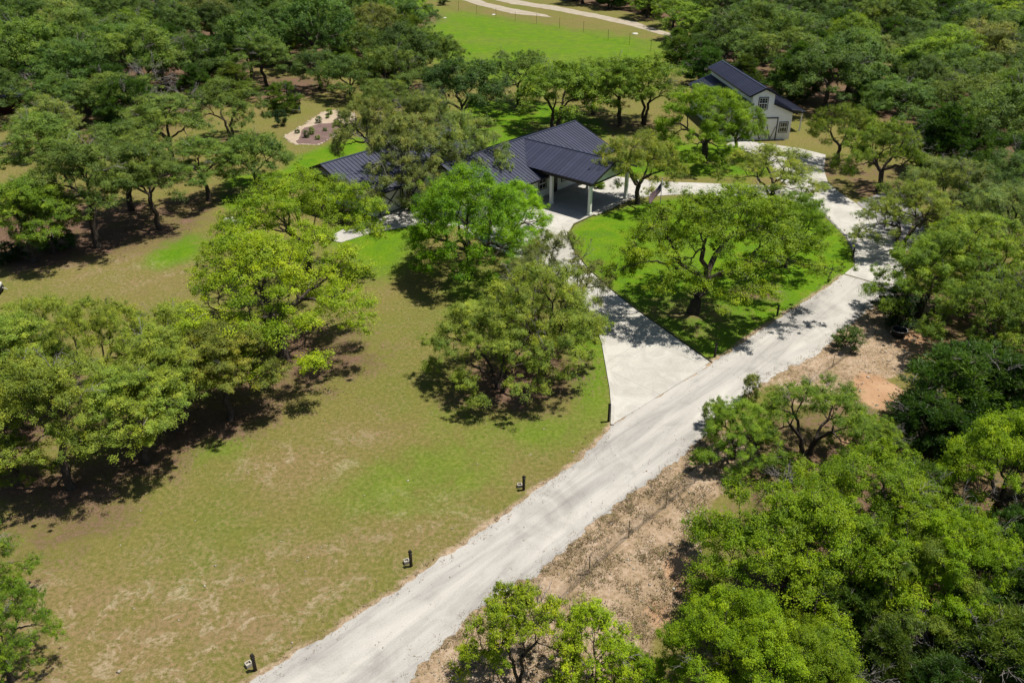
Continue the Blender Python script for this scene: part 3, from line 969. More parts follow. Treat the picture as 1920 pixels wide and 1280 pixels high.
JUNIPERS = [
    (1790, 800, 'juniper1', 4.2, 5.8, 'juniper', 1.0, 0.4, 'large dark juniper right of the orange sand patch'),
    (1880, 830, 'juniper0', 3.2, 6.0, 'juniper', 1.0, 1.4, 'dark juniper at the right picture edge beside the large one'),
    (1730, 850, 'juniper1', 2.6, 4.0, 'juniper', 1.0, 2.4, 'low dark juniper below the large one'),
    (1580, 1180, 'juniper1', 2.3, 3.4, 'juniperlight', 1.0, 3.0, 'feathery juniper in the hollow below the big bright oak'),
    (1650, 1275, 'juniper0', 1.7, 3.2, 'juniperlight', 1.0, 0.9, 'spiky juniper among dead branches low on the right slope'),
    (1540, 1290, 'juniper1', 1.7, 2.8, 'juniper', 1.0, 5.0, 'small juniper beside the leafy bottom edge trees'),
    (1745, 1335, 'juniper2', 1.9, 3.4, 'juniper', 1.0, 1.9, 'dark juniper at the bottom edge right of bare soil'),
    (1840, 1290, 'juniper1', 2.6, 4.2, 'juniperlight', 1.0, 4.1, 'broad juniper near the bottom right corner'),
    (1900, 1200, 'juniper0', 2.3, 4.6, 'juniper', 1.0, 2.7, 'juniper at the right edge near the bottom corner'),
    (1800, 1215, 'juniper2', 2.0, 4.0, 'juniper', 1.0, 0.6, 'narrow juniper above the broad corner juniper'),
    (1900, 1090, 'juniper1', 2.6, 4.6, 'juniper', 1.0, 3.3, 'dark juniper at the right edge below the bright oaks'),
    (1690, 1000, 'juniper1', 2.4, 4.4, 'juniperlight', 1.0, 1.1, 'juniper squeezed between the bright oaks of the right slope'),
    (1930, 1330, 'juniper2', 2.6, 4.8, 'juniper', 1.0, 0.2, 'juniper filling the bottom right corner'),
]
SNAGS = [
    (1745, 1035, 'snag0', 2.0, 4.6, 'bare grey snag poking out between the bright oaks of the right slope'),
    (1590, 1120, 'snag1', 1.8, 3.6, 'tangled grey dead tree in the hollow below the big bright oak'),
    (1665, 1205, 'snag0', 1.7, 3.2, 'leaning grey dead tree beside the spiky juniper'),
    (1760, 1265, 'snag1', 1.8, 3.0, 'low bare grey tangle near the bottom edge right of bare soil'),
    (1905, 1140, 'snag1', 1.7, 3.4, 'bare grey branches at the right edge below the bright oaks'),
    (1600, 1310, 'snag1', 1.4, 2.6, 'small bare grey tangle at the bottom edge among low junipers'),
    (1460, 935, 'snag0', 1.2, 2.4, 'short bare grey tree just below the twisted open crowned oak'),
    (1850, 1235, 'snag0', 1.5, 3.6, 'bare grey tree rising through junipers near the bottom right corner'),
]
SHRUBS = [
    (1682, 612, 'shrub1', 1.75, 3.2, 'holly', 'dark holly bush standing behind the black tub', 'shrub'),
    (1586, 655, 'shrub0', 1.15, 1.9, 'juniperlight', 'round green shrub beside the road at the wire fence', 'shrub'),
    (1404, 752, 'shrub0', 0.7, 2.2, 'grey', 'pale wispy shrub against the road above the bushy low oak', 'shrub'),
    (1336, 800, 'shrub1', 0.8, 2.2, 'grey', 'wispy grey shrub at the road side of the bushy low oak', 'shrub'),
    (20, 492, 'shrub1', 1.6, 2.0, 'holly', 'dark shrub at the left picture edge above the dry grass', 'shrub'),
    (82, 470, 'shrub0', 0.9, 1.4, 'wood', 'low green shrub between trunks at the edge of the left wood', 'shrub'),
    (125, 466, 'shrub1', 1.2, 1.9, 'wooddark', 'dark shrub beside the tall pale trunk of the left wood', 'shrub'),
    (528, 236, 'shrub1', 1.0, 2.4, 'holly', 'small dark upright evergreen at the tip of the garden bed', 'shrub'),
    (1122, 352, 'shrub0', 0.9, 0.7, 'bright', 'low yellow green planting at the far corner of the carport', 'shrub'),
    (830, 10, 'shrub1', 1.6, 2.2, 'wooddark', 'lone dark bush on bare soil by the field', 'shrub'),
    (1240, 412, 'shrub0', 0.8, 0.6, 'olive', 'low planting on the lawn beneath the flag', 'shrub'),
    (1480, 895, 'shrub1', 1.2, 1.6, 'mid', 'low bush beneath the twisted open crowned oak', 'shrub'),
]
for lst, grp in ((LAWN, None), (LEFT_GROUP, 'oaks of the left grove'), (LEFT_WOOD, 'oaks at the front of the left wood'), (RIGHT_BRUSH, 'oaks on the right slope'),
                 (SAPLINGS, 'young oaks at the bottom edge')):
    for u, v, pr, R, Ht, col, lit, rz, lab in lst:
        x, y = ground_at(u, v)
        nm = 'juniper_tree' if pr.startswith('juniper') else OAK
        plant(nm, pr, x, y, R, Ht, col, lab, 'tree', grp, rz, lit)
for u, v, pr, R, Ht, col, lit, rz, lab in JUNIPERS:
    x, y = ground_at(u, v)
    plant('juniper_tree', pr, x, y, R, Ht, col, lab, 'tree', 'junipers on the right slope', rz, lit)
for u, v, pr, R, Ht, lab in SNAGS:
    x, y = ground_at(u, v)
    plant('dead_tree', pr, x, y, R, Ht, 'grey', lab, 'tree', 'dead trees on the right slope')
for u, v, pr, R, Ht, col, lab, cat in SHRUBS:
    x, y = ground_at(u, v)
    plant('shrub', pr, x, y, R, Ht, col, lab, cat)

# the woods: every crown is a tree of its own
WOODS = [
    ('left', [(-110, -8), (740, -8), (705, 40), (790, 66), (800, 130), (760, 190), (690, 170), (600, 140), (520, 130), (470, 185), (430, 205), (330, 262), (240, 285),
              (120, 300), (80, 290), (70, 235), (-10, 232), (-110, 250)], 7.7),
    ('right', [(1300, 68), (1180, 30), (1060, 8), (1000, -8), (2030, -8), (2030, 430), (1840, 400), (1790, 370), (1750, 330), (1700, 270), (1600, 225), (1540, 215), (1480, 190),
               (1400, 172), (1330, 165), (1270, 140), (1262, 90)], 7.7),
    ('slope', [(1935, 480), (2040, 480), (2010, 1340), (1945, 1340)], 5.5),
]
KEEP_OUT = [outline(q) for q in (
    [(470, 185), (700, 190), (700, 300), (470, 300)], [(1395, 190), (1520, 205), (1560, 300), (1360, 300)], [(-10, 180), (70, 180), (80, 250), (-10, 250)],
    [(1470, 105), (1540, 105), (1540, 130), (1470, 130)], [(690, -12), (850, -12), (850, 60), (700, 50)])]
wr = np.random.default_rng(55)
LOOK = {'wood': 'dull green', 'woodlight': 'olive green', 'wooddark': 'dark green', 'grey': 'grey green', 'mid': 'fresh green', 'juniper': 'dark', 'juniperlight': 'lighter'}
PLACE = {'left': ((250, 'towards the red shed'), (480, 'above the trunk clearing'), (640, 'above the garden bed'), (9999, 'beside the green field')),
         'right': ((1420, 'beside the dirt track'), (1600, 'behind the white barn'), (1780, 'above the gravel pad'), (9999, 'by the right picture edge')),
         'slope': ((9999, 'at the right edge'),)}
wood_list = []


def picture_of(x, y):
    zc, yc = y * CT + CAM_H * ST, y * ST - CAM_H * CT
    return 960 + FOCAL * x / zc, 640 - FOCAL * yc / zc


for wname, poly, gap in WOODS:
    poly = outline(poly)
    P = np.array(poly)
    lo, hi = P.min(0), P.max(0)
    cand = wr.uniform(lo, hi, (9000, 2))
    cand = cand[dist_poly(cand, poly) > 0]
    for q in KEEP_OUT:
        if len(cand):
            cand = cand[dist_poly(cand, q) < 1.0]
    pts = [(a, b) for a, b, c in placed]
    for x, y in cand:
        if min((x - a) ** 2 + (y - b) ** 2 for a, b in pts) < (gap * wr.uniform(0.72, 1.1)) ** 2:
            continue
        pts.append((x, y))
        if wname != 'slope' and wr.uniform() < 0.055:
            R = wr.uniform(2.4, 3.6)
            kind, colr, Ht, proto = 'dead', 'grey', R * wr.uniform(1.9, 2.5), 'snag%d' % wr.integers(0, 2)
            size = 'small' if R < 2.8 else 'large' if R > 3.2 else 'middling'
        elif wr.uniform() < 0.42 or wname == 'slope' and wr.uniform() < 0.5:
            R = wr.uniform(3.2, 4.8) * (0.75 if wname == 'slope' else 1)
            kind, colr, Ht, proto = 'juniper', 'juniper' if wr.uniform() < 0.7 else 'juniperlight', R * wr.uniform(1.5, 1.9), 'juniper%d' % wr.integers(0, 3)
            size = 'small' if R < 3.7 else 'large' if R > 4.3 else 'middling'
        else:
            R = wr.triangular(3.4, 5.0, 7.0) * (0.75 if wname == 'slope' else 1)
            kind, colr, Ht, proto = 'oak', ['wood', 'woodlight', 'wooddark', 'grey', 'mid'][wr.choice(5, p=[0.40, 0.24, 0.16, 0.10, 0.10])], R * wr.uniform(1.15, 1.80) + 0.8, 'mid%d' % wr.integers(0, 6)
            size = 'small' if R < 5.0 else 'large' if R > 5.9 else 'middling'
        u, v = picture_of(x, y)
        if wname == 'slope':
            row = 'high' if v < 700 else 'halfway' if v < 1000 else 'low'
        else:
            row = 'front' if v > 215 else 'middle' if v > 130 else 'depth' if v > 60 else 'top'
        place = next(t for lim, t in PLACE[wname] if u < lim)
        lab = '%s %s %s, %s of %s %s' % (size, 'bare grey' if kind == 'dead' else LOOK[colr], 'tree' if kind == 'dead' else kind, row, {'left': 'left wood', 'right': 'right wood', 'slope': 'slope brush'}[wname], place)
        wood_list.append((lab, wname, kind, proto, x, y, R, Ht, colr))
ORD = ('leftmost', 'second from left', 'third from left', 'fourth from left', 'fifth from left', 'sixth from left', 'seventh from left', 'eighth from left')
for lab in sorted({w_[0] for w_ in wood_list}):
    same = sorted([w_ for w_ in wood_list if w_[0] == lab], key=lambda w_: picture_of(w_[4], w_[5])[0])
    for i, (lb, wname, kind, proto, x, y, R, Ht, colr) in enumerate(same):
        txt = lb if len(same) == 1 else lb + ', ' + ('rightmost' if i == len(same) - 1 else ORD[i])
        plant(kind + '_tree', proto, x, y, R, Ht, colr, txt, 'tree', '%s of the %s' % ({'oak': 'oaks', 'juniper': 'junipers', 'dead': 'dead trees'}[kind], {'left': 'upper left wood', 'right': 'upper right wood', 'slope': 'far right brush'}[wname]), None, 0.9)
print('WOODS', len(wood_list), 'plants', len(placed))

# ------------------------------------------------------------------ the ground sheet with its turf, litter, verge and sand
ys = [2.0]
while ys[-1] < 270:
    ys.append(ys[-1] + max(0.36, ys[-1] * 0.0125))
ys = np.array([-400.0, -60, -10] + ys + [300, 380, 600, 1200, 2600])
xs = list(np.arange(-36, 36.01, 0.6))
w = 0.6
while xs[-1] < 175:
    w *= 1.035
    xs = [xs[0] - w] + xs + [xs[-1] + w]
xs = np.array([-2600, -900, -400, -260] + xs + [260, 400, 900, 2600])
X, Y = np.meshgrid(xs, ys)
GP = np.stack([X.ravel(), Y.ravel()], 1)
nx, ny = len(xs), len(ys)


def blobs(lst):
    """soft elliptical patches given as survey centre, half width, half height in the picture, strength"""
    out = np.zeros(len(GP))
    for u, v, du, dv, s in lst:
        cx, cy_ = ground_at(u, v)
        rx = abs(ground_at(u + du, v)[0] - cx)
        ry = (ground_at(u, v - dv)[1] - ground_at(u, v + dv)[1]) / 2
        q = ((GP[:, 0] - cx) / rx) ** 2 + ((GP[:, 1] - cy_) / ry) ** 2
        out = np.maximum(out, s * np.exp(-q * q * 0.55 - q * 0.12))
    return out


def region(pts, soft, s=1.0):
    d = dist_poly(GP, outline(pts))
    return s * np.clip(d / soft + 0.5, 0, 1)


lush = np.maximum.reduce([
    region([(1062, 441), (1105, 408), (1200, 380), (1300, 368), (1480, 376), (1560, 418), (1600, 470), (1600, 505), (1540, 548), (1400, 636), (1336, 680), (1190, 578), (1102, 505)], 1.2, 0.95),
    region([(870, 190), (1000, 190), (1060, 205), (1130, 225), (1140, 260), (1080, 235), (930, 280), (880, 260)], 2.0, 1.0),
    region([(1130, 330), (1330, 330), (1470, 330), (1450, 300), (1360, 268), (1250, 270), (1140, 300)], 2.5, 1.0),
    region([(560, 290), (680, 255), (700, 300), (640, 330), (560, 345), (520, 330)], 2.0, 1.0),
    region([(430, 330), (560, 320), (570, 345), (500, 380), (430, 395), (400, 380)], 1.5, 1.0),
    region([(780, 12), (830, 20), (900, 26), (1000, 45), (1120, 60), (1250, 80), (1250, 130), (1100, 150), (900, 150), (800, 100)], 9.0, 0.80),
    blobs([(330, 470, 45, 30, 1.0), (720, 460, 60, 60, 0.95), (1100, 680, 40, 110, 0.75), (660, 440, 40, 25, 0.9), (860, 870, 110, 60, 0.36), (700, 905, 140, 55, 0.30), (1040, 810, 90, 30, 0.45),
           (900, 560, 60, 60, 0.5), (420, 830, 50, 40, 0.5), (770, 950, 90, 30, 0.35), (1290, 295, 60, 25, 1.1), (880, 790, 120, 40, 0.3)]),
])
sand = np.maximum.reduce([blobs([(1648, 735, 45, 38, 0.95), (1615, 838, 45, 20, 0.9), (1290, 1080, 50, 60, 0.7), (1230, 1150, 40, 40, 0.6), (1720, 640, 50, 25, 0.8), (1330, 870, 40, 30, 0.5)]),
                          region([(1690, 1040), (1720, 1150), (1690, 1280), (1640, 1280), (1680, 1120)], 1.5, 0.6)])
verge = np.maximum.reduce([
    region([(740, 1300), (800, 1225), (905, 1140), (1050, 1040), (1180, 930), (1262, 868), (1340, 800), (1420, 840), (1380, 900), (1320, 960), (1310, 1080), (1230, 1180), (1210, 1300)], 1.2, 1.0),
    region([(1450, 705), (1560, 640), (1640, 575), (1700, 550), (1760, 560), (1720, 640), (1700, 700), (1640, 720), (1560, 760), (1480, 760)], 1.0, 0.85)])
near_road = -dist_poly(GP, road_poly[::4])
verge = np.maximum(verge, 0.62 * np.exp(-(np.clip(near_road, 0, 99) / 0.55) ** 2))
litter = np.zeros(len(GP))
for x, y, R, s in litter_spots:
    m = (np.abs(GP[:, 0] - x) < 3 * R) & (np.abs(GP[:, 1] - y) < 3 * R)
    d2 = ((GP[m, 0] - x) ** 2 + (GP[m, 1] - y) ** 2) / (0.72 * R) ** 2
    litter[m] = 1 - (1 - litter[m]) * (1 - 0.85 * s * np.exp(-d2 * 0.9))
litter = np.maximum(litter, blobs([(100, 430, 260, 55, 0.8), (330, 395, 80, 35, 0.6), (600, 675, 120, 42, 0.65), (130, 960, 140, 90, 0.55), (1000, 740, 90, 34, 0.6), (1420, 548, 60, 20, 0.6),
                                   (540, 165, 80, 25, 0.8), (760, 35, 70, 18, 0.8), (435, 360, 20, 8, 0.6), (1620, 330, 120, 40, 0.5), (1700, 1000, 300, 300, 0.75)]))
for wname, poly, gap in WOODS:
    litter = np.maximum(litter, 0.78 * np.clip(dist_poly(GP, outline(poly)) / 6.0, 0, 1))
rock = 0.72 * np.clip(blobs([(300, 1180, 300, 130, 1.0), (560, 1080, 140, 80, 0.8), (560, 870, 110, 40, 0.8), (670, 810, 60, 30, 0.4), (800, 980, 140, 60, 0.5), (230, 510, 130, 30, 0.5), (150, 1120, 150, 60, 0.8)]), 0, 1)
Z = np.zeros(len(GP))
idx = (np.arange(ny - 1)[:, None] * nx + np.arange(nx - 1)[None, :]).ravel()
faces = np.stack([idx, idx + 1, idx + nx + 1, idx + nx], 1)
gme = mesh_np('ground', np.stack([GP[:, 0], GP[:, 1], Z], 1), faces.ravel(), np.full(len(faces), 4), TURF)
for nm, arr in (('lush', lush), ('litter', litter), ('verge', verge), ('sand', sand), ('rock', rock)):
    a = gme.attributes.new(nm, 'FLOAT', 'POINT')
    a.data.foreach_set('value', arr.astype(np.float32))
tag(link('ground', gme), kind='structure')

# grass tufts, straw, fallen leaves and stones: nobody could count them
STRAW = tinted_material('straw', (0.150, 0.105, 0.060), (0.34, 0.265, 0.165))
TURF_BLADES = tinted_material('turf_blades', (0.0858, 0.0957, 0.0198), (0.1914, 0.1551, 0.0561))
WEED = tinted_material('weeds', (0.105, 0.105, 0.035), (0.22, 0.19, 0.075))
STONES = tinted_material('stone_chips', (0.198, 0.165, 0.1188), (0.4092, 0.3762, 0.3168))
LITTER = tinted_material('fallen_leaves', (0.0396, 0.02112, 0.0132), (0.198, 0.1254, 0.0726))
road_np = [tuple(p) for p in road_poly]


def tuft_field(name, pts, blades, h, spread, mat, label, seed):
    r = np.random.default_rng(seed)
    n = len(pts)
    c = np.repeat(np.array(pts), blades, 0)
    k = len(c)
    a = r.uniform(0, 6.283, k)
    base = np.stack([c[:, 0] + np.cos(a) * spread * r.uniform(0, 1, k), c[:, 1] + np.sin(a) * spread * r.uniform(0, 1, k), np.full(k, -0.005)], 1)
    hh = h * r.uniform(0.5, 1.3, k) * np.repeat(r.uniform(0.6, 1.4, n), blades)
    tip = base + np.stack([np.cos(a) * hh * r.uniform(0.2, 0.9, k), np.sin(a) * hh * r.uniform(0.2, 0.9, k), hh], 1)
    wv = np.stack([-np.sin(a), np.cos(a), np.zeros(k)], 1) * (hh * 0.20)[:, None]
    v = np.stack([base - wv, base + wv, tip], 1).reshape(-1, 3)
    t = np.clip(np.repeat(r.uniform(0, 1, n), blades) * 0.6 + r.uniform(0, 0.4, k), 0, 1)
    o = link(name, mesh_np(name, v, np.arange(len(v)), np.full(k, 3), mat, np.repeat(t, 3)))
    return tag(o, label, None, None, 'stuff')


def scatter(poly_px, n, seed, avoid_road=True, clump=0.0):
    r = np.random.default_rng(seed)
    poly = outline(poly_px)
    P = np.array(poly)
    c = r.uniform(P.min(0), P.max(0), (n * 8, 2))
    c = c[dist_poly(c, poly) > 0]
    if clump:
        q = c * clump
        f_ = np.sin(q[:, 0] + 1.7 * np.sin(q[:, 1] * 0.7)) * np.sin(q[:, 1] * 1.1 + 1.3 * np.sin(q[:, 0] * 0.6)) + r.normal(0, 0.35, len(c))
        c = c[f_ > 0.0]
    if avoid_road:
        c = c[dist_poly(c, road_np) < 0.0]
        c = c[dist_poly(c, DRIVE) < 0.1]
    return c[:n]


VERGE_PX = [(740, 1300), (800, 1225), (905, 1135), (1050, 1035), (1180, 925), (1262, 862), (1340, 800), (1420, 840), (1380, 900), (1320, 960), (1310, 1080), (1230, 1180), (1210, 1300)]
LAWN_PX = [(-20, 1300), (-20, 1060), (300, 930), (500, 780), (740, 640), (790, 560), (860, 560), (830, 800), (1110, 760), (1140, 690), (1150, 800), (1080, 870), (900, 1000), (700, 1133), (460, 1290)]
vp = scatter(VERGE_PX, 5200, 1, True, 1.6)
tuft_field('dry_weeds', vp[:3500], 11, 0.075, 0.17, STRAW, 'brown straw tufts on the stony verge between road and fence', 2)
tuft_field('weeds', vp[3500:], 10, 0.08, 0.15, WEED, 'green weeds scattered over the stony verge between road and fence', 3)
lp = scatter(LAWN_PX, 18000, 4)
tuft_field('lawn_grass', lp, 4, 0.036, 0.12, TURF_BLADES, 'short mown grass of the dry front lawn', 5)
edge = []
for side, seed in ((ROAD_L, 11), (ROAD_R, 12)):
    q = resample(side, 0.055, 0.0, seed)
    r_ = np.random.default_rng(seed)
    q = q[r_.uniform(0, 1, len(q)) < 0.75]
    edge.append(q + r_.normal(0, 0.34, q.shape))
edge = np.concatenate(edge)
edge = edge[dist_poly(edge, DRIVE) < -0.6]
edge = edge[dist_poly(edge, BACK_DRIVE) < -0.6]
tuft_field('road_edge_weeds', edge, 8, 0.075, 0.15, STRAW, 'ragged brown tufts growing along both road edges', 13)
sp = scatter([(1450, 705), (1560, 640), (1640, 575), (1700, 550), (1760, 560), (1720, 640), (1700, 700), (1640, 720), (1560, 760), (1480, 760)], 1500, 14)
tuft_field('dry_weeds', sp[:900], 10, 0.07, 0.17, STRAW, 'straw tufts on the bare ground around the black tub', 15)


def chip_field(name, pts, size, mat, label, seed):
    r = np.random.default_rng(seed)
    n = len(pts)
    base = np.array([[1, 0, 0], [0, 1, 0], [-1, 0, 0], [0, -1, 0], [0, 0, 1.0], [0, 0, -0.6]])
    f = np.array([[0, 1, 4], [1, 2, 4], [2, 3, 4], [3, 0, 4], [1, 0, 5], [2, 1, 5], [3, 2, 5], [0, 3, 5]])
    s = size * r.lognormal(0, 0.5, n)
    a = r.uniform(0, 6.283, n)
    V = base[None] * s[:, None, None] * r.uniform(0.6, 1.4, (n, 6, 3)) * np.array([1, 0.8, 0.45])
    c, s_ = np.cos(a)[:, None], np.sin(a)[:, None]
    V = np.stack([V[..., 0] * c - V[..., 1] * s_, V[..., 0] * s_ + V[..., 1] * c, V[..., 2]], -1)
    V[..., 0] += np.array(pts)[:, 0:1]
    V[..., 1] += np.array(pts)[:, 1:2]
    V[..., 2] += 0.018
    F = (f[None] + (np.arange(n) * 6)[:, None, None]).reshape(-1, 3)
    o = link(name, mesh_np(name, V.reshape(-1, 3), F.ravel(), np.full(len(F), 3), mat, np.repeat(r.uniform(0, 1, n), 6)))
    return tag(o, label, None, None, 'stuff')


chip_field('stone_chips', scatter(VERGE_PX, 700, 21), 0.035, STONES, 'pale limestone chips strewn on the verge', 22)
cr_ = np.random.default_rng(77)
rp = np.array(road_poly)
rc = cr_.uniform(rp.min(0), rp.max(0), (9000, 2))
rc = rc[dist_poly(rc, road_poly[::3]) > -0.15][:800]
chip_field('gravel', np.array(rc), 0.02, STONES, 'loose gravel scattered over the pale road', 78)
chip_field('stone_chips', scatter(LAWN_PX, 170, 23), 0.038, STONES, 'small white stones lying in the dry lawn', 24)
chip_field('stone_chips', scatter([(1600, 700), (1720, 600), (1760, 640), (1700, 780), (1580, 850)], 220, 25), 0.06, STONES, 'pale stones on the orange sand', 26)

# fallen leaves under the groves
fl = []
fr = np.random.default_rng(31)
for x, y, R, s in litter_spots:
    if y < 75:
        k = int(70 * R * s)
        a, q = fr.uniform(0, 6.283, k), R * np.sqrt(fr.uniform(0, 1, k)) * 0.95
        fl.append(np.stack([x + q * np.cos(a), y + q * np.sin(a)], 1))
a = fr.normal(0, 1, (900, 2)) * [2.6, 2.4] + np.array(ground_at(600, 250))
fl.append(a)
fl = np.concatenate(fl)
fl = fl[(dist_poly(fl, road_np) < 0) & (dist_poly(fl, DRIVE) < 0) & (dist_poly(fl, BACK_DRIVE) < 0)]
v, ti = leaves_np(fr, np.stack([fl[:, 0], fl[:, 1], np.full(len(fl), 0.02)], 1), np.tile([0, 0, 1.0], (len(fl), 1)), fr.uniform(0, 1, len(fl)), 0.13, 0.09, up=1.5, rand=0.5)
tag(link('fallen_leaves', mesh_np('fallen_leaves', v, np.arange(len(v)), np.full(len(v) // 3, 3), LITTER, ti)), 'brown fallen leaves on the ground beneath the oaks', None, None, 'stuff')

# ------------------------------------------------------------------ buildings
def roof_slope(parent, axis, a0, a1, lo, hi, pitch_w=0.46, name='roof_panel'):
    """a slope of standing seam panels between the eave line and the ridge line.
    axis 'x': panels side by side along x, eave at (y, z)=lo, ridge at hi; axis 'y': the same along y."""
    n = max(1, round(abs(a1 - a0) / pitch_w))
    w_ = abs(a1 - a0) / n
    (e, ez), (g, gz) = lo, hi
    L = math.hypot(g - e, gz - ez)
    m = MB()
    m.box(0.004, w_ - 0.004, 0, L, -0.035, 0.0)
    m.box(w_ - 0.022, w_ + 0.018, 0.002, L - 0.002, -0.03, 0.055)
    me = m.mesh(name, ROOF)
    ang = math.atan2(gz - ez, abs(g - e))
    for i in range(n):
        o = bpy.data.objects.new(name, me)
        COL.objects.link(o)
        o.parent = parent
        if axis == 'x':
            if g > e:
                M = Matrix.Translation((min(a0, a1) + i * w_, e, ez)) @ Matrix.Rotation(ang, 4, 'X')
            else:
                M = Matrix.Translation((max(a0, a1) - i * w_, e, ez)) @ Matrix.Rotation(math.pi, 4, 'Z') @ Matrix.Rotation(ang, 4, 'X')
        else:
            if g > e:
                M = Matrix.Translation((e, max(a0, a1) - i * w_, ez)) @ Matrix.Rotation(-math.pi / 2, 4, 'Z') @ Matrix.Rotation(ang, 4, 'X')
            else:
                M = Matrix.Translation((e, min(a0, a1) + i * w_, ez)) @ Matrix.Rotation(math.pi / 2, 4, 'Z') @ Matrix.Rotation(ang, 4, 'X')
        o.matrix_local = M


def window(parent, x0, x1, z0, z1, y, cols, rows, face=-1):
    """a framed window in a wall at y; face -1 looks along -y"""
    t = 0.09
    fr_ = MB()
    d0, d1 = (y - 0.05, y + 0.03) if face < 0 else (y - 0.03, y + 0.05)
    fr_.box(x0 - t, x1 + t, d0, d1, z1, z1 + t).box(x0 - t, x1 + t, d0, d1, z0 - t, z0).box(x0 - t, x0, d0, d1, z0, z1).box(x1, x1 + t, d0, d1, z0, z1)
    f = fr_.build('window', DARK_TRIM, parent)
    s = MB()
    q0, q1 = (y - 0.035, y + 0.02) if face < 0 else (y - 0.02, y + 0.035)
    b = 0.06
    s.box(x0, x0 + b, q0, q1, z0, z1).box(x1 - b, x1, q0, q1, z0, z1).box(x0 + b, x1 - b, q0, q1, z0, z0 + b).box(x0 + b, x1 - b, q0, q1, z1 - b, z1)
    s.box(x0 + b, x1 - b, q0 + 0.003, q1, (z0 + z1) / 2 - b / 1.4, (z0 + z1) / 2 + b / 1.4)
    for i in range(1, cols):
        xx = x0 + (x1 - x0) * i / cols
        s.box(xx - 0.015, xx + 0.015, q0 + 0.006, q1, z0 + b, z1 - b)
    s.build('sash', WHITE_TRIM, f)
    g0 = y - 0.014 if face < 0 else y + 0.006
    for i in range(cols):
        for j in range(rows):
            xa, xb = x0 + (x1 - x0) * i / cols, x0 + (x1 - x0) * (i + 1) / cols
            za, zb = z0 + (z1 - z0) * j / rows, z0 + (z1 - z0) * (j + 1) / rows
            MB().box(xa + 0.02, xb - 0.02, g0, g0 + 0.008, za + 0.02, zb - 0.02).build('pane', GLASS, f)
    return f


def battens(parent, x0, x1, y, top_fn, step=0.42, face=-1):
    m = MB()
    x = x0 + step / 2
    while x < x1:
        m.box(x - 0.022, x + 0.022, y - 0.022 if face < 0 else y - 0.003, y + 0.003 if face < 0 else y + 0.022, 0.05, top_fn(x) - 0.04)
        x += step
    return m.build('battens', WHITE_WALL, parent)


RZ = math.radians(49)
hx, hy = ground_at(1105, 404)
house = thing('ranch_house', (hx, hy, 0), RZ, 'white ranch house with dark blue metal roofs and an open carport', 'house')
# local frame: x along the ridge, y towards the back, origin at the front carport post
EZ, RGZ = 2.78, 5.10
roof_main = MB().box(-9.3, 12.4, 11.28, 11.52, 5.09, 5.135).build('main_roof', ROOF, house)
roof_slope(roof_main, 'x', -9.3, 12.4, (5.6, EZ), (11.4, RGZ))
roof_slope(roof_main, 'x', -9.3, 12.4, (17.2, EZ), (11.4, RGZ))
roof_port = MB().box(3.08, 3.32, -0.7, 11.25, 5.06, 5.105).build('carport_roof', ROOF, house)
roof_slope(roof_port, 'y', -0.7, 11.3, (-0.65, 3.62), (3.2, 5.07))
roof_slope(roof_port, 'y', -0.7, 11.3, (7.05, 3.62), (3.2, 5.07))
roof_wing = MB().box(-17.0, 1.7, 20.28, 20.52, 5.09, 5.135).build('garage_roof', ROOF, house)
roof_slope(roof_wing, 'x', -17.0, 1.7, (14.7, EZ), (20.4, RGZ))
roof_slope(roof_wing, 'x', -17.0, 1.7, (26.1, EZ), (20.4, RGZ))
# fascia boards, dark, under every roof edge
fa = MB()
fa.box(-9.3, 12.4, 5.55, 5.60, EZ - 0.20, EZ - 0.02).box(-9.3, 12.4, 17.20, 17.25, EZ - 0.20, EZ - 0.02)
fa.box(-17.0, 1.7, 14.65, 14.70, EZ - 0.20, EZ - 0.02).box(-17.0, 1.7, 26.1, 26.15, EZ - 0.20, EZ - 0.02)
fa.box(-0.70, -0.65, -0.7, 5.5, 3.40, 3.60).box(7.05, 7.10, -0.7, 5.5, 3.40, 3.60)
for x in (-9.32, 12.38):
    for a, b in ((5.6, 11.4), (17.2, 11.4)):
        fa.bar((x, a, EZ - 0.10), (x, b, RGZ - 0.10), 0.05, 0.2)
for x in (-17.02, 1.68):
    for a, b in ((14.7, 20.4), (26.1, 20.4)):
        fa.bar((x, a, EZ - 0.10), (x, b, RGZ - 0.10), 0.05, 0.2)
fa.bar((-0.66, -0.72, 3.52), (3.2, -0.72, 4.97), 0.05, 0.2).bar((7.06, -0.72, 3.52), (3.2, -0.72, 4.97), 0.05, 0.2)
fa.build_each('fascia', DARK_TRIM, house)
# walls
wl = MB()
wl.box(-8.6, 11.8, 7.0, 7.18, 0, 3.2).box(-8.6, 11.8, 15.8, 15.98, 0, 3.2)
for x in (-8.6, 11.62):
    wl.prism([(x, 7.18, 0), (x, 15.8, 0), (x, 15.8, 3.2), (x, 11.4, 4.95), (x, 7.18, 3.2)], [(x + 0.18, 7.18, 0), (x + 0.18, 15.8, 0), (x + 0.18, 15.8, 3.2), (x + 0.18, 11.4, 4.95), (x + 0.18, 7.18, 3.2)])
wl.box(-14.4, 1.0, 15.9, 16.05, 0, 3.1).box(-14.4, 1.0, 24.8, 24.98, 0, 3.1)
for x in (-14.4, 0.82):
    wl.prism([(x, 16.05, 0), (x, 24.8, 0), (x, 24.8, 3.1), (x, 20.4, 4.95), (x, 16.05, 3.1)], [(x + 0.18, 16.05, 0), (x + 0.18, 24.8, 0), (x + 0.18, 24.8, 3.1), (x + 0.18, 20.4, 4.95), (x + 0.18, 16.05, 3.1)])
wl.build_each('wall', WHITE_WALL, house)
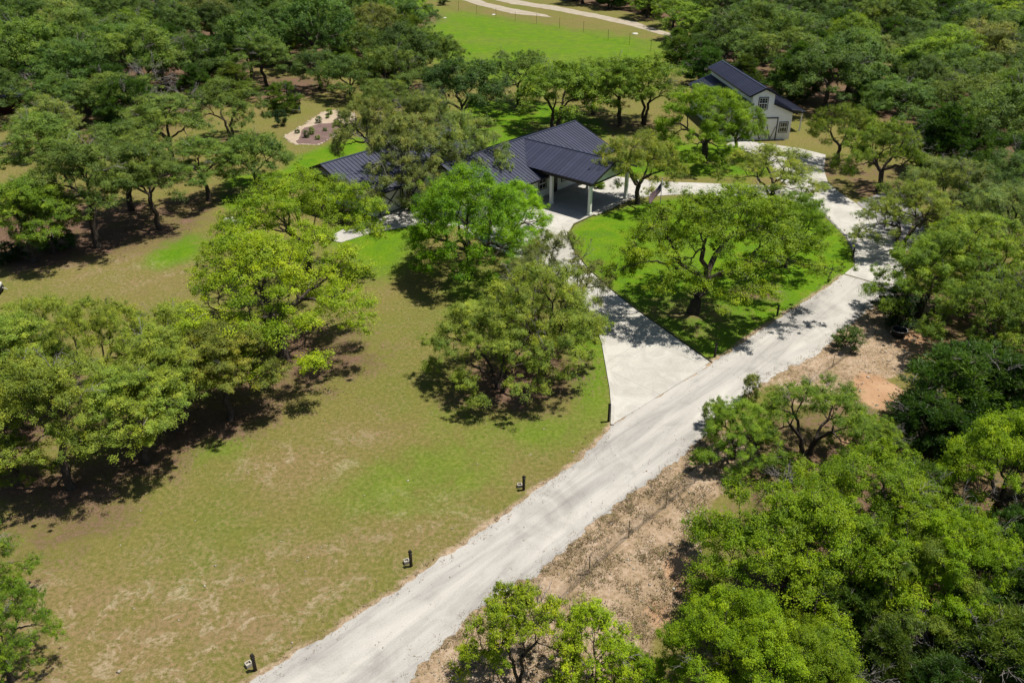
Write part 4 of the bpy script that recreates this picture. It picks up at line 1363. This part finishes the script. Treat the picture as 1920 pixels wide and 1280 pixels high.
MB().box(-17.0, -14.3, 15.1, 25.9, 2.62, 2.70).box(-14.3, -8.7, 14.75, 15.88, 2.62, 2.70).box(-9.2, -0.8, 5.7, 6.98, 2.62, 2.70).build_each('soffit', SOFFIT, house)
ped = MB().prism([(-0.1, -0.30, 3.35), (6.5, -0.30, 3.35), (6.5, -0.30, 3.75), (3.2, -0.30, 4.98), (-0.1, -0.30, 3.75)],
                 [(-0.1, -0.18, 3.35), (6.5, -0.18, 3.35), (6.5, -0.18, 3.75), (3.2, -0.18, 4.98), (-0.1, -0.18, 3.75)])
ped.build('gable', WHITE_WALL, house)
bm_ = MB().box(-0.15, 6.55, -0.14, 0.14, 3.06, 3.34)
bm_.box(-0.13, 0.13, 0.15, 6.98, 3.06, 3.34).box(6.27, 6.53, 0.15, 6.98, 3.06, 3.34)
bm_.build_each('beam', SOFFIT, house)
MB().box(0.15, 6.25, 0.16, 6.95, 3.30, 3.35).build('ceiling', SOFFIT, house)
for x, y in ((0, 0), (6.4, 0), (0, 4.9), (6.4, 4.9), (-4.2, 5.9), (-8.2, 5.9)):
    zt = 3.055 if x >= 0 else 2.61
    p_ = MB().box(x - 0.15, x + 0.15, y - 0.15, y + 0.15, 0.03, zt).build('post', WHITE_TRIM, house)
    MB().box(x - 0.19, x + 0.19, y - 0.19, y + 0.19, 0.03, 0.28).build('post_base', WHITE_TRIM, p_)
dr = MB().box(2.6, 3.6, 6.93, 6.995, 0.05, 2.15).build('door', DARK_TRIM, house)
MB().box(3.42, 3.48, 6.90, 6.93, 1.0, 1.2).build('handle', POLE_METAL, dr)
window(house, 4.4, 5.9, 0.9, 2.1, 6.99, 2, 2)
window(house, 0.5, 1.7, 0.9, 2.1, 6.99, 2, 2)
window(house, -3.6, -2.0, 0.9, 2.1, 6.99, 2, 2)
window(house, -7.2, -5.6, 0.9, 2.1, 6.99, 2, 2)
window(house, 9.0, 10.4, 0.9, 2.1, 6.99, 2, 2)
battens(house, -14.3, -13.9, 15.89, lambda x: 2.6)
bt = MB()
yy = 16.3
while yy < 24.6:
    bt.box(-14.425, -14.397, yy - 0.022, yy + 0.022, 0.05, 2.9)
    yy += 0.42
bt.build('battens', WHITE_WALL, house)
for k in range(2):
    x0 = -13.7 + k * 3.1
    gd = MB().box(x0, x0 + 2.7, 15.82, 15.895, 0.05, 2.35).build('garage_door', WHITE_TRIM, house)
    br = MB()
    br.box(x0 - 0.09, x0, 15.78, 15.894, 0.04, 2.44).box(x0 + 2.7, x0 + 2.79, 15.78, 15.894, 0.04, 2.44).box(x0, x0 + 2.7, 15.78, 15.894, 2.35, 2.44)
    br.build('door_frame', DARK_TRIM, gd)
    for a in (0, 1):
        MB().bar((x0 + 0.15, 15.79, 0.2 if a else 2.2), (x0 + 2.55, 15.79 - 0.004 * a, 2.2 if a else 0.2), 0.04, 0.12).build('brace', DARK_TRIM, gd)
# steps and kerb stones along the carport's open edge
for i in range(13):
    wv_ = 0.46 + 0.12 * math.sin(i * 2.1)
    MB().box(0.25 + i * 0.52, 0.25 + i * 0.52 + wv_, -0.62 - 0.05 * math.sin(i * 1.7), -0.28, 0.0, 0.16 + 0.03 * math.sin(i * 3.3)).build('edging_stone', STONE, house, bevel=0.03)

bx, by = 31.6, 105.2
barn = thing('white_barn', (bx, by, 0), math.radians(5.5), 'white barn with raised centre roof, dark blue metal roofing and big front door', 'barn')
LEN = 17.0
HW = 4.1
mr = MB().box(-0.12, 0.12, -0.35, LEN + 0.3, 6.60, 6.645).build('upper_roof', ROOF, barn)
roof_slope(mr, 'y', -0.35, LEN + 0.3, (-1.95, 5.70), (0, 6.62), 0.5)
roof_slope(mr, 'y', -0.35, LEN + 0.3, (1.95, 5.70), (0, 6.62), 0.5)
lr = MB().box(-1.50, -1.40, -0.3, LEN + 0.25, 4.68, 4.74).box(1.40, 1.50, -0.3, LEN + 0.25, 4.68, 4.74).build('lower_roof', ROOF, barn)
roof_slope(lr, 'y', -0.35, LEN + 0.3, (-4.55, 3.42), (-1.42, 4.72), 0.5)
roof_slope(lr, 'y', -0.35, LEN + 0.3, (4.55, 3.42), (1.42, 4.72), 0.5)


def prof(y0, y1):
    p = [(-HW, 0), (HW, 0), (HW, 3.45), (1.42, 4.6), (1.42, 5.78), (0, 6.5), (-1.42, 5.78), (-1.42, 4.6), (-HW, 3.45)]
    return [(a, y0, b) for a, b in p], [(a, y1, b) for a, b in p]


bw = MB()
# the front and back as concave outlines, split into convex pieces
for y0, y1 in ((0, 0.16), (LEN - 0.16, LEN)):
    bw.prism([(-HW, y0, 0), (HW, y0, 0), (HW, y0, 3.45), (-HW, y0, 3.45)], [(-HW, y1, 0), (HW, y1, 0), (HW, y1, 3.45), (-HW, y1, 3.45)])
    bw.prism([(-HW, y0, 3.452), (HW, y0, 3.452), (1.42, y0, 4.58), (-1.42, y0, 4.58)], [(-HW, y1, 3.452), (HW, y1, 3.452), (1.42, y1, 4.58), (-1.42, y1, 4.58)])
    bw.prism([(-1.42, y0, 4.582), (1.42, y0, 4.582), (1.42, y0, 5.80), (0, y0, 6.50), (-1.42, y0, 5.80)], [(-1.42, y1, 4.582), (1.42, y1, 4.582), (1.42, y1, 5.80), (0, y1, 6.50), (-1.42, y1, 5.80)])
bw.box(-HW, -HW + 0.16, 0.17, LEN - 0.17, 0, 3.45).box(HW - 0.16, HW, 0.17, LEN - 0.17, 0, 3.45)
bw.box(-1.42, -1.30, 0.17, LEN - 0.17, 4.4, 5.80).box(1.30, 1.42, 0.17, LEN - 0.17, 4.4, 5.80)
bw.build_each('wall', WHITE_WALL, barn)
bf = MB()
for s in (-1, 1):
    bf.bar((s * 1.98, -0.36, 5.60), (0, -0.36, 6.54), 0.07, 0.22).bar((s * 4.58, -0.36, 3.34), (s * 1.30, -0.36, 4.68), 0.07, 0.22)
    bf.box(min(s * 1.95, s * 2.0), max(s * 1.95, s * 2.0), -0.33, LEN + 0.3, 5.52, 5.68).box(min(s * 4.55, s * 4.6), max(s * 4.55, s * 4.6), -0.33, LEN + 0.3, 3.22, 3.40)
bf.build_each('fascia', DARK_TRIM, barn)


def barn_top(x):
    return 3.4 + (HW - abs(x)) * 0.42 if abs(x) > 1.42 else 5.7


battens(barn, -HW, HW, -0.002, barn_top, 0.45)
bd = MB().box(-2.0, 2.15, -0.06, -0.025, 0.04, 2.75).build('barn_door', WHITE_TRIM, barn)
MB().box(-2.13, -2.0, -0.10, -0.02, 0.03, 2.88).box(2.15, 2.28, -0.10, -0.02, 0.03, 2.88).box(-2.0, 2.15, -0.10, -0.02, 2.75, 2.88).build('door_frame', DARK_TRIM, bd)
for k in range(3):
    x0 = -1.9 + k * 1.36
    MB().bar((x0 + 0.1, -0.085, 1.75), (x0 + 0.66, -0.085, 0.15), 0.03, 0.10).build('brace', DARK_TRIM, bd)
    MB().bar((x0 + 1.22, -0.088, 1.75), (x0 + 0.70, -0.088, 0.15), 0.03, 0.10).build('brace', DARK_TRIM, bd)
window(barn, -0.55, 0.55, 4.0, 5.35, -0.03, 3, 4)
window(barn, 2.6, 3.6, 1.0, 2.2, -0.03, 3, 2)
lt = MB().box(4.15, 4.30, 3.4, 12.0, 3.12, 3.16).build('porch_roof', ROOF, barn)
roof_slope(lt, 'y', 3.4, 12.0, (7.4, 2.62), (4.22, 3.14), 0.5)
MB().box(7.40, 7.45, 3.4, 12.0, 2.42, 2.60).box(4.2, 7.4, 3.35, 3.40, 2.42, 2.58).build_each('fascia', DARK_TRIM, barn)
for y in (3.7, 7.6, 11.7):
    MB().box(6.95, 7.10, y - 0.08, y + 0.08, 0.0, 2.66).build('post', WHITE_TRIM, barn)

sx, sy = ground_at(22, 214)
shed = thing('red_shed', (sx, sy, 0), math.radians(8), 'dark red brown shed at the left picture edge beneath the trees', 'shed')
for i in range(15):
    MB().box(-1.8 + i * 0.24, -1.8 + i * 0.24 + 0.228, 0.0, 0.05 + 0.008 * (i % 3), 0.0, 2.35).build('board', RED_WOOD, shed)
MB().box(-1.8, -1.72, 0.06, 3.0, 0, 2.35).box(1.72, 1.8, 0.06, 3.0, 0, 2.35).box(-1.72, 1.72, 2.93, 3.0, 0, 2.35).build('wall', RED_WOOD, shed)
sr = MB().box(-2.0, 2.0, 3.28, 3.3, 2.9, 2.94).build('roof', ROOF, shed)
roof_slope(sr, 'x', -2.0, 2.0, (-0.3, 2.38), (3.3, 2.95), 0.5)

# ------------------------------------------------------------------ posts, fences, flag and small things
POSTS = [
    ((479, 1256), 0.98, 'black bollard nearest the bottom of the picture beside a hollow pale block', True),
    ((771, 1061), 1.02, 'black bollard second from the bottom along the pale road', True),
    ((982, 918), 0.96, 'black bollard third from the bottom along the pale road', True),
    ((1141, 790), 1.32, 'tall black post at the near corner of the driveway mouth', False),
    ((1340, 669), 1.12, 'black post at the far corner of the driveway mouth, on the lawn island tip', False),
    ((1457, 592), 0.88, 'black post midway along the lawn island edge facing the road', False),
    ((1553, 529), 0.90, 'black post at the lawn island edge where the road meets concrete', False),
    ((1599, 481), 0.80, 'black post farthest up the lawn island beside the back driveway', False),
]
for (u, v), h, lab, lamp in POSTS:
    x, y = ground_at(u, v)
    b = thing('bollard', (x, y, 0), math.radians(44), lab, 'bollard', 'black posts along the road')
    MB().box(-0.062, 0.062, -0.062, 0.062, -0.1, h * (0.80 if lamp else 0.93)).build('post', BRONZE, b, bevel=0.012)
    if lamp:
        MB().box(-0.04, 0.04, -0.04, 0.04, h * 0.80, h * 0.90).build('lens', GREY_RIM, b)
        MB().box(-0.08, 0.08, -0.08, 0.08, h * 0.765, h * 0.80).build('collar', BRONZE, b, bevel=0.01)
    else:
        MB().box(-0.05, 0.05, -0.05, 0.05, h * 0.93, h * 0.96).build('neck', BRONZE, b)
    c0 = h * (0.90 if lamp else 0.96)
    MB().prism([(-0.085, -0.085, c0), (0.085, -0.085, c0), (0.085, 0.085, c0), (-0.085, 0.085, c0)], [(-0.05, -0.05, h + 0.03), (0.05, -0.05, h + 0.03), (0.05, 0.05, h + 0.03), (-0.05, 0.05, h + 0.03)]).build('cap', BRONZE, b)
for (u, v), rz, lab in (((467, 1249), 0.75, 'hollow pale concrete block beside the bottom bollard'), ((763, 1056), 0.4, 'pale concrete block beside the second bollard'),
                        ((975, 913), 0.2, 'pale concrete block beside the third bollard')):
    x, y = ground_at(u, v)
    cb = thing('concrete_block', (x - 0.02, y + 0.05, 0), rz, lab, 'block', 'pale blocks beside the bollards')
    cb.scale = (0.72, 0.72, 0.75)
    for x0, x1, y0, y1 in ((-0.19, 0.19, -0.17, -0.11), (-0.19, 0.19, 0.11, 0.17), (-0.19, -0.13, -0.108, 0.108), (0.13, 0.19, -0.108, 0.108)):
        MB().box(x0, x1, y0, y1, 0, 0.26).build('side', STONE, cb, bevel=0.008)
    MB().box(-0.128, 0.128, -0.108, 0.108, 0, 0.10).build('base', STONE, cb)


def wire_fence(name, pts, heights, post_r, n_wire, label, mat_post, dz, wire_r):
    P0 = pts[0]
    root = thing(name, (P0[0], P0[1], 0), 0, label, 'fence')
    loc = [(x - P0[0], y - P0[1]) for x, y in pts]
    for x, y in loc:
        m = MB().box(x - post_r, x + post_r, y - post_r * 0.35, y + post_r * 0.35, -0.2, heights).box(x - post_r * 0.3, x + post_r * 0.3, y + post_r * 0.35, y + post_r * 1.6, -0.2, heights - 0.004)
        m.build('post', mat_post, root)
    for k in range(n_wire):
        z = 0.18 + k * dz
        m = MB()
        for a, b in zip(loc, loc[1:]):
            m.tube((a[0], a[1] - post_r, z), (b[0], b[1] - post_r, z), wire_r, wire_r, 4)
        m.build('wire', GALV, root)
    return root


FENCE = outline([(860, 1345), (925, 1278), (1012, 1172), (1104, 1076), (1178, 1008), (1248, 952), (1302, 906), (1358, 862), (1420, 808), (1490, 748), (1560, 690), (1600, 660), (1640, 628), (1680, 592), (1700, 574)])
wire_fence('wire_fence', FENCE, 1.2, 0.018, 9, 'thin wire fence on rusty posts along the right verge of the road', RUST, 0.12, 0.0045)
FIELD = outline([(820, 5), (860, 20), (894, 28), (930, 34), (966, 41), (1006, 45), (1049, 53), (1094, 60), (1140, 76), (1180, 84), (1220, 96), (1262, 108)])
wire_fence('field_fence', FIELD, 2.2, 0.03, 6, 'tall thin wire fence crossing the green field', BRONZE, 0.38, 0.006)

# flag
fx, fy = ground_at(1234, 424)
fp = thing('flag', (fx, fy, 0), 0, 'red, white and blue flag hanging from a pole on the lawn island', 'flag')
MB().tube((0, 0, -0.1), (0, 0, 4.75), 0.045, 0.032, 10).build('pole', POLE_METAL, fp, smooth=True)
MB().tube((0, 0, 4.75), (0, 0, 4.80), 0.03, 0.06, 8).tube((0, 0, 4.80), (0, 0, 4.87), 0.06, 0.02, 8).build('finial', POLE_METAL, fp, smooth=True)


def flag_material():
    t = NT('flag_cloth')
    uv = t.new('ShaderNodeUVMap').outputs[0]
    sep = t.new('ShaderNodeSeparateXYZ')
    t.link(uv, sep.inputs[0])
    x, y = sep.outputs[0], sep.outputs[1]
    stripe = t.math('MODULO', t.math('FLOOR', t.math('MULTIPLY', y, 13.0)), 2.0)     # bottom and top stripes red
    body = t.mix(stripe, (0.198, 0.0297, 0.0462), (0.4356, 0.396, 0.4092))
    canton = t.math('MULTIPLY', t.math('LESS_THAN', x, 0.42), t.math('GREATER_THAN', y, 6.0 / 13.0))
    # staggered stars
    gx, gy = t.math('MULTIPLY', x, 11 / 0.42), t.math('MULTIPLY', t.math('SUBTRACT', y, 6 / 13), 9 / (7 / 13))
    par = t.math('MODULO', t.math('ADD', t.math('FLOOR', gx), t.math('FLOOR', gy)), 2.0)
    dx, dy = t.math('SUBTRACT', t.math('FRACT', gx), 0.5), t.math('SUBTRACT', t.math('FRACT', gy), 0.5)
    dist = t.math('ADD', t.math('MULTIPLY', dx, dx), t.math('MULTIPLY', dy, dy))
    star = t.math('MULTIPLY', t.math('LESS_THAN', dist, 0.11), t.math('LESS_THAN', par, 0.5))
    field = t.mix(star, (0.0297, 0.0198, 0.0924), (0.396, 0.363, 0.4092))
    c = t.mix(canton, body, field)
    t.finish(c, 0.8, 0.15)
    tr = t.new('ShaderNodeBsdfTranslucent')
    t.link(c, tr.inputs[0])
    mx = t.new('ShaderNodeMixShader')
    mx.inputs[0].default_value = 0.5
    t.link(t.bsdf.outputs[0], mx.inputs[1])
    t.link(tr.outputs[0], mx.inputs[2])
    t.link(mx.outputs[0], t.out.inputs[0])
    return t.m


nu, nv = 18, 9
fv, fuv = [], []
for i in range(nu + 1):
    for j in range(nv + 1):
        a, b = i / nu, j / nv
        fold = 0.12 * math.sin(a * 7 + b * 2.4) * a + 0.07 * math.sin(b * 6 + a * 4) * a
        px = -1.06 * a - 0.10 * (1 - b) * a + 0.05 * math.sin(a * 9 + b * 3) * a
        pz = 3.55 + 0.92 * b * (1 - 0.35 * a) - 1.05 * a ** 0.9
        fv.append((px - 0.045, fold - 0.15 * a - 0.62 * a * (1 - b), pz))
        fuv.append((a, b))
ff = [(i * (nv + 1) + j, (i + 1) * (nv + 1) + j, (i + 1) * (nv + 1) + j + 1, i * (nv + 1) + j + 1) for i in range(nu) for j in range(nv)]
fm = bpy.data.meshes.new('cloth')
fm.from_pydata(fv, [], ff)
uvl = fm.uv_layers.new(name='UVMap')
for lp_ in fm.loops:
    uvl.data[lp_.index].uv = fuv[lp_.vertex_index]
fm.materials.append(flag_material())
fm.polygons.foreach_set('use_smooth', [True] * len(fm.polygons))
cl_ = link('cloth', fm, fp)
sd = cl_.modifiers.new('thickness', 'SOLIDIFY')
sd.thickness = 0.006

# black tub by the holly
tx, ty = ground_at(1684, 630)
tub = thing('black_tub', (tx, ty, 0), 0.3, 'round black tub with a faded rim under the dark holly bush', 'tub')
n = 20
ring = lambda r_, z: [(r_ * math.cos(2 * math.pi * i / n), r_ * math.sin(2 * math.pi * i / n), z) for i in range(n)]
tb = MB()
for (r0, z0), (r1, z1) in (((0.46, 0.0), (0.56, 0.55)), ((0.56, 0.55), (0.52, 0.55)), ((0.52, 0.55), (0.43, 0.05))):
    A_, B_ = ring(r0, z0), ring(r1, z1)
    for i in range(n):
        tb.poly([A_[i], A_[(i + 1) % n], B_[(i + 1) % n], B_[i]])
tb.poly(ring(0.43, 0.05))
tb.build('wall', BLACK_PLASTIC, tub)
rm = MB()
for i in range(n):
    a_, b_ = 2 * math.pi * i / n, 2 * math.pi * (i + 1) / n
    rm.tube((0.555 * math.cos(a_), 0.555 * math.sin(a_), 0.565), (0.555 * math.cos(b_), 0.555 * math.sin(b_), 0.565), 0.03, 0.03, 6)
rm.build('rim', GREY_RIM, tub)

# utility cart cut by the left picture edge
cx, cy2 = ground_at(-2, 549)
cart = thing('utility_cart', (cx - 0.15, cy2, 0), math.radians(12), 'white topped dark cart at the left picture edge on the dry grass', 'cart')
MB().box(-1.1, 0.45, -0.42, 0.42, 0.55, 0.80).build('body', WHITE_PAINT, cart, bevel=0.05)
MB().box(-1.1, 0.5, -0.35, 0.35, 0.30, 0.54).build('chassis', BLACK_PLASTIC, cart)
MB().bar((0.5, 0, 0.42), (0.85, 0, 0.25), 0.06, 0.06).build('tow_bar', WHITE_PAINT, cart)
for x in (-0.85, 0.2):
    for y in (-0.40, 0.40):
        wh = MB().tube((x, y - 0.08, 0.27), (x, y + 0.08, 0.27), 0.27, 0.27, 16).build('wheel', RUBBER, cart)
        MB().tube((x, y - 0.09, 0.27), (x, y + 0.09, 0.27), 0.12, 0.12, 12).build('rim', WHITE_PAINT, wh)


def boulder(name, x, y, r_, seed, label, category, mat, flat=0.6, group=None, parent=None):
    rr = np.random.default_rng(seed)
    bm = bmesh.new()
    bmesh.ops.create_icosphere(bm, subdivisions=2, radius=1.0)
    k = rr.normal(0, 1, (5, 3))
    for v_ in bm.verts:
        p = np.array(v_.co)
        s_ = 1 + sum(0.10 * math.sin(2.2 * float(p @ q) + i) for i, q in enumerate(k)) + rr.normal(0, 0.035)
        v_.co = Vector((p[0] * s_ * r_, p[1] * s_ * r_ * 0.8, max(-0.3, p[2]) * s_ * r_ * flat))
    me = bpy.data.meshes.new(name)
    bm.to_mesh(me)
    bm.free()
    me.materials.append(mat)
    o = link(name, me, parent, (x, y, 0.0), (0, 0, rr.uniform(0, 6)))
    return tag(o, label, category, group) if parent is None else o


BED_STONE = simple('bed_stone', (0.33, 0.27, 0.20), 0.9, 0.1, 0, 0.3, 1.5, 0.4)
CHALK = simple('white_rock', (0.4356, 0.4158, 0.3696), 0.9, 0.1, 0, 0.2, 2.0, 0.4)
x, y = ground_at(433, 424)
boulder('white_boulder', x, y, 0.95, 5, 'white boulder showing past the yellow green oak', 'boulder', CHALK, 0.9)
for i, (u, v, r_, lab) in enumerate(((40, 6, 2.0, 'white rock outcrop at the top left corner among the trees'), (118, 15, 1.8, 'long white rock ledge near the top left among the trees'),
                                     (1190, 64, 0.7, 'flat white rock on the green field near the dirt track'), (926, 28, 0.5, 'small pale rock on the green field below the track'),
                                     (834, 34, 0.4, 'small pale rock at the left edge of the green field'))):
    x, y = ground_at(u, v)
    boulder('pale_rock', x, y, r_, 40 + i, lab, 'rock', CHALK, 0.35 if r_ < 1.5 else 0.6)
x, y = ground_at(645, 786)

# garden bed
BED = [(532, 257), (545, 267), (556, 271), (598, 272), (620, 260), (640, 247), (660, 239), (668, 228), (664, 214), (645, 207), (620, 207), (602, 212), (590, 221), (575, 232), (558, 241)]
bp = outline(BED)
bc = ground_at(600, 240)
bed = thing('garden_bed', (bc[0], bc[1], 0), 0, 'stone edged garden bed with pale gravel and purple brown mulch', 'garden bed')
rel = [(x - bc[0], y - bc[1]) for x, y in bp]
o = sheet('gravel', [tuple(p) for p in resample(rel + [rel[0]], 0.6, 0.1, 51)][:-1], 0.02, BED_GRAVEL, 0.05, bed)
mul = outline([(560, 262), (552, 270), (598, 271), (620, 259), (640, 246), (658, 238), (640, 230), (600, 232), (568, 240)])
o = sheet('mulch', [tuple(p) for p in resample([(x - bc[0], y - bc[1]) for x, y in mul] + [(mul[0][0] - bc[0], mul[0][1] - bc[1])], 0.5, 0.35, 52)][:-1], 0.032, MULCH, 0.05, bed)
er = np.random.default_rng(53)
for p in resample(rel + [rel[0]], 0.62, 0.22, 54)[:-1]:
    boulder('edging_stone', p[0], p[1], er.uniform(0.12, 0.30), int(er.integers(1, 9999)), None, None, BED_STONE, 0.5, None, bed)
for i, (u, v) in enumerate(((598, 231), (614, 222), (640, 222), (558, 250), (585, 252), (610, 246), (632, 236), (596, 262), (575, 258), (650, 229), (618, 215))):
    x, y = ground_at(u, v)
    plant('shrub', 'shrub%d' % (i % 2), x, y, [0.5, 0.35, 0.6, 0.4][i % 4], [1.0, 0.5, 0.9, 0.6][i % 4], ['wooddark', 'mid', 'wood'][i % 3],
          ['dark upright shrub in the middle of the garden bed', 'small tuft in the pale gravel at the back of the garden bed', 'rounded shrub at the right end of the garden bed', 'small shrub near the pale tip of the garden bed',
           'shrub in the mulch left of centre of the garden bed', 'shrub in the mulch at the centre of the garden bed', 'shrub in the mulch right of centre of the garden bed', 'low shrub at the front edge of the garden bed',
           'low shrub behind the front edge of the garden bed', 'shrub at the right rear of the garden bed', 'small tuft at the top of the garden bed'][i], 'shrub', 'plants of the garden bed')
gx_, gy_ = ground_at(556, 213)
gb = thing('garden_bench', (gx_, gy_, 0), 0.2, 'dark blue bench with a pale blue back under the trees beside the garden bed', 'bench')
for k in range(3):
    MB().box(-0.6, 0.6, -0.22 + k * 0.15, -0.10 + k * 0.15, 0.42, 0.46).build('slat', BLUE_PAINT, gb)
MB().box(-0.6, 0.6, 0.24, 0.29, 0.5, 0.95).build('backrest', PALE_BLUE, gb)
for x in (-0.55, 0.55):
    MB().box(x - 0.04, x + 0.04, -0.22, 0.29, 0, 0.41).build('leg', BLUE_PAINT, gb)
